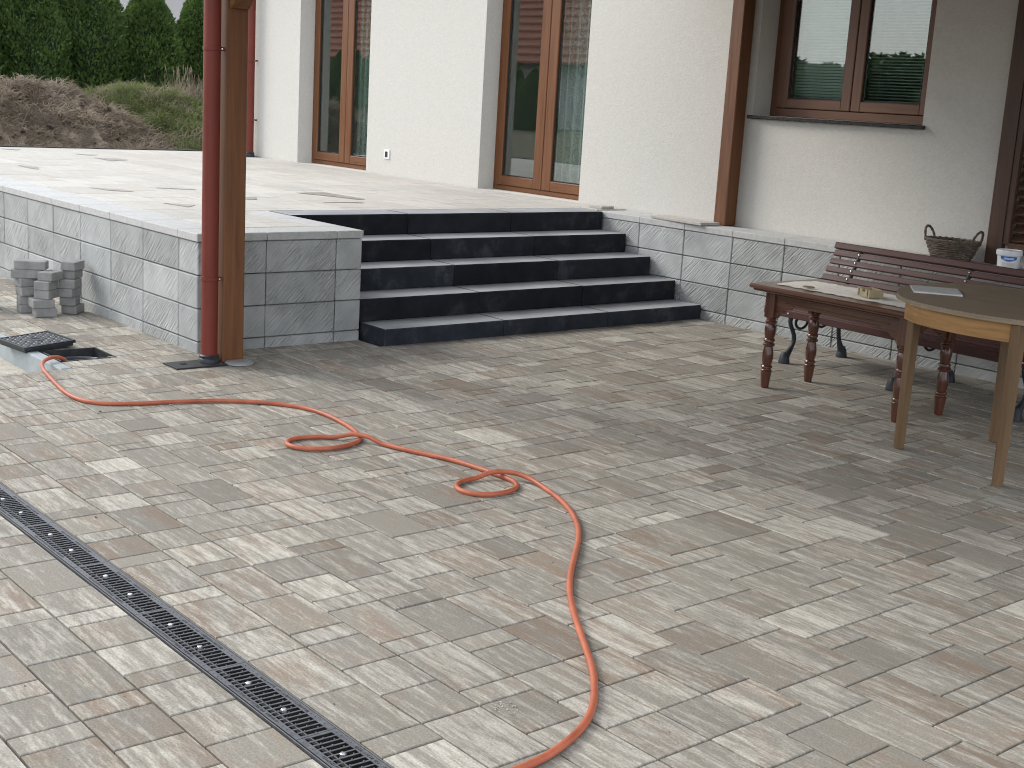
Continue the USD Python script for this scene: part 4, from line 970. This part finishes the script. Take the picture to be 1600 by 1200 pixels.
# ------------------------------------------------------------------ thuja hedge beyond the mounds
def thuja(seed, hgt, rad, twin=False, name='thuja', label=None, loc=(0, 0, 0), n=26000):
    r = np.random.default_rng(seed)
    t = Thing(name, label, 'conifer', loc, 'thuja trees beyond the mounds')
    L = np.asarray(loc, float)
    def R(u, a):
        base = rad * np.clip(1.06 * (1 - np.clip((u - .25) / .77, 0, 1) ** 1.75), 0.02, 1) * (.86 + .14 * np.clip(u / .2, 0, 1))
        q = np.c_[np.cos(a) * 2.0, np.sin(a) * 2.0, u * hgt * 1.9 + seed]
        return base * (.80 + .42 * meshkit.fbm(q, 4, seed))
    nu, na = 46, 40
    uu, aa = np.meshgrid(np.linspace(0, 1, nu), np.linspace(0, 2 * np.pi, na, endpoint=False), indexing='ij')
    rr = R(uu.ravel(), aa.ravel()) * .88
    V = np.c_[rr * np.cos(aa.ravel()), rr * np.sin(aa.ravel()), uu.ravel() * hgt * .97 + .05]; F = []
    for i in range(nu - 1):
        for k in range(na):
            p, q = i * na + k, i * na + (k + 1) % na; F += [(p, q, q + na), (p, q + na, p + na)]
    t.part('inner_crown', (V + L, np.array(F)), THUJAC, smooth=True)
    t.part('trunk', tube(np.array([(0, 0, -.2), (0, 0, .3), (.02, 0, hgt * .6)]) + L, [.07, .06, .03], 8), BARK)
    u = r.random(n) ** .85; a = r.uniform(0, 2 * np.pi, n); ra = R(u, a) * r.uniform(.88, 1.07, n)
    if twin: u = np.where((u > .88) & (np.abs(np.sin(a - 1.2)) < .5), u - .08, u)
    P = np.c_[ra * np.cos(a), ra * np.sin(a), u * hgt + .02]
    out = np.c_[np.cos(a), np.sin(a), np.zeros(n)]
    cl = meshkit.fbm(np.c_[P[:, 0] * 5 + seed, P[:, 1] * 5, P[:, 2] * 4], 3, seed + 3)
    d = out * r.uniform(.25, .9, (n, 1)) + np.array([0, 0, 1.0]) * r.uniform(.35, 1.2, (n, 1)) + r.normal(0, .32, (n, 3)); d /= np.linalg.norm(d, axis=1, keepdims=True)
    s = np.cross(d, r.normal(size=(n, 3))); s /= np.linalg.norm(s, axis=1, keepdims=True)
    ln = r.uniform(.035, .085, (n, 1)) * (.7 + .9 * cl[:, None]); w = ln * r.uniform(.16, .30, (n, 1))
    A = P - d * ln * .3; V = np.stack([A, A + d * ln * .55 + s * w, A + d * ln, A + d * ln * .55 - s * w], 1).reshape(-1, 3) + L
    o = np.arange(n)[:, None] * 4
    t.part('crown', (V, np.vstack([o + [0, 1, 2], o + [0, 2, 3]])), THUJA)
    return t
TH = [(-16.0, 3.70, 3.2, .70, 'leftmost thuja, seen only at the picture edge'), (-16.0, 4.86, 3.15, .71, 'dark thuja with a rounded top behind the soil mound'), (-16.1, 5.95, 3.30, .71, 'broad tall thuja behind the dip between the two mounds'),
      (-16.0, 7.04, 2.72, .69, 'thuja with a blunt double tip between two gaps of pale wall'), (-16.0, 8.08, 2.80, .64, 'thuja half hidden behind the front downpipe'), (-16.0, 9.15, 2.7, .64, 'thuja seen in the slit between porch post and far downpipe')]
for k, (x, y, h, r_, lab) in enumerate(TH):
    thuja(50 + k, h, r_ * 1.0, k == 3, label=lab, loc=(x, y, .55))

nh = Thing('neighbour_house', 'pale neighbouring house showing in the gaps between the thujas', 'house', (-34, 18, 0))
nh.part('wall', cbox((-40, 12.35, -.2), (-32, 26, 5.2), .02), PALEWALL)
nh.part('roof', prism_y(Polygon([(-41, 5.2), (-31.2, 5.2), (-36, 8.6)]), 11.9, 26.5), TILE)

# ------------------------------------------------------------------ across the yard, what the panes mirror
oh = Thing('opposite_house', 'house with a red tiled roof mirrored in the patio doors', 'house', (-34, -24, 0))
oh.part('wall', cbox((-58, -29, -.3), (-29.5, -20.5, 3.0), .02), PALEWALL)
oh.part('roof', prism_x(Polygon([(-19.8, 2.9), (-24.8, 7.2), (-29.8, 2.9)]), -59, -28.6), TILE)
batt = [bar((-59, -19.8 - .36 * k - .02, 2.94 + .31 * k), (-28.6, -19.8 - .36 * k - .02, 2.94 + .31 * k), .07, .09, .01) for k in range(14)]
oh.part('tile_courses', cat(batt), TILE)
hedge_proto = thuja(71, 3.1, .8, label='thuja in the hedge across the yard, mirrored in the panes', loc=(-52, -15, -.3), n=7000)
stage.GetPrimAtPath(hedge_proto.path).SetCustomDataByKey('group', 'thuja hedge across the yard')
for k in range(1, 24):
    copy_of(hedge_proto.path, 'thuja', 'thuja in the hedge across the yard, mirrored in the panes', (-52 + 1.15 * k, -15 + rng.normal(0, .1), -.3), rng.uniform(0, 360), (1, 1, rng.uniform(.9, 1.12)), 'thuja hedge across the yard', 'conifer')
def tree(label, loc, h, R_, seed, n=9000):
    r = np.random.default_rng(seed); t = Thing('garden_tree', label, 'tree', loc); L = np.asarray(loc, float)
    t.part('trunk', tube(np.array([(0, 0, 0), (.05, 0, h * .3), (0, .05, h * .6)]) + L, [.18, .14, .07], 8), BARK)
    q = r.normal(size=(n, 3)); q /= np.linalg.norm(q, axis=1, keepdims=True); q *= (r.random((n, 1)) ** .4) * (.65 + .7 * meshkit.fbm(q * 1.8 + seed, 3, seed))[:, None]
    P = q * [R_, R_, h * .42] + [0, 0, h * .58]
    d = r.normal(size=(n, 3)); d /= np.linalg.norm(d, axis=1, keepdims=True); s = np.cross(d, r.normal(size=(n, 3))); s /= np.linalg.norm(s, axis=1, keepdims=True)
    l = r.uniform(.10, .22, (n, 1)) * R_ * .6
    V = np.stack([P - d * l, P + s * l * .5, P + d * l, P - s * l * .5], 1).reshape(-1, 3) + L; o = np.arange(n)[:, None] * 4
    t.part('crown', (V, np.vstack([o + [0, 1, 2], o + [0, 2, 3]])), TREEL)
    return t
tp = tree('garden tree across the yard, mirrored in the window', (-14, -22, -.3), 3.8, 1.8, 81)
stage.GetPrimAtPath(tp.path).SetCustomDataByKey('group', 'trees across the yard')
for k, (x, y, s) in enumerate([(-17.5, -23, 1.05), (-20.5, -22.5, .95), (-11, -21, .9), (-8, -22, 1.1), (-4, -23, 1.0), (-23.5, -24, 1.05), (0, -22, 1.1), (4, -24, 1.0), (9, -22, 1.1), (-13, -27, 1.25)]):
    copy_of(tp.path, 'garden_tree', 'garden tree across the yard, mirrored in the window', (x, y, -.3), 47 * k, s, 'trees across the yard', 'tree')
print('pavers', len(rects), 'terrace slabs', n_s)
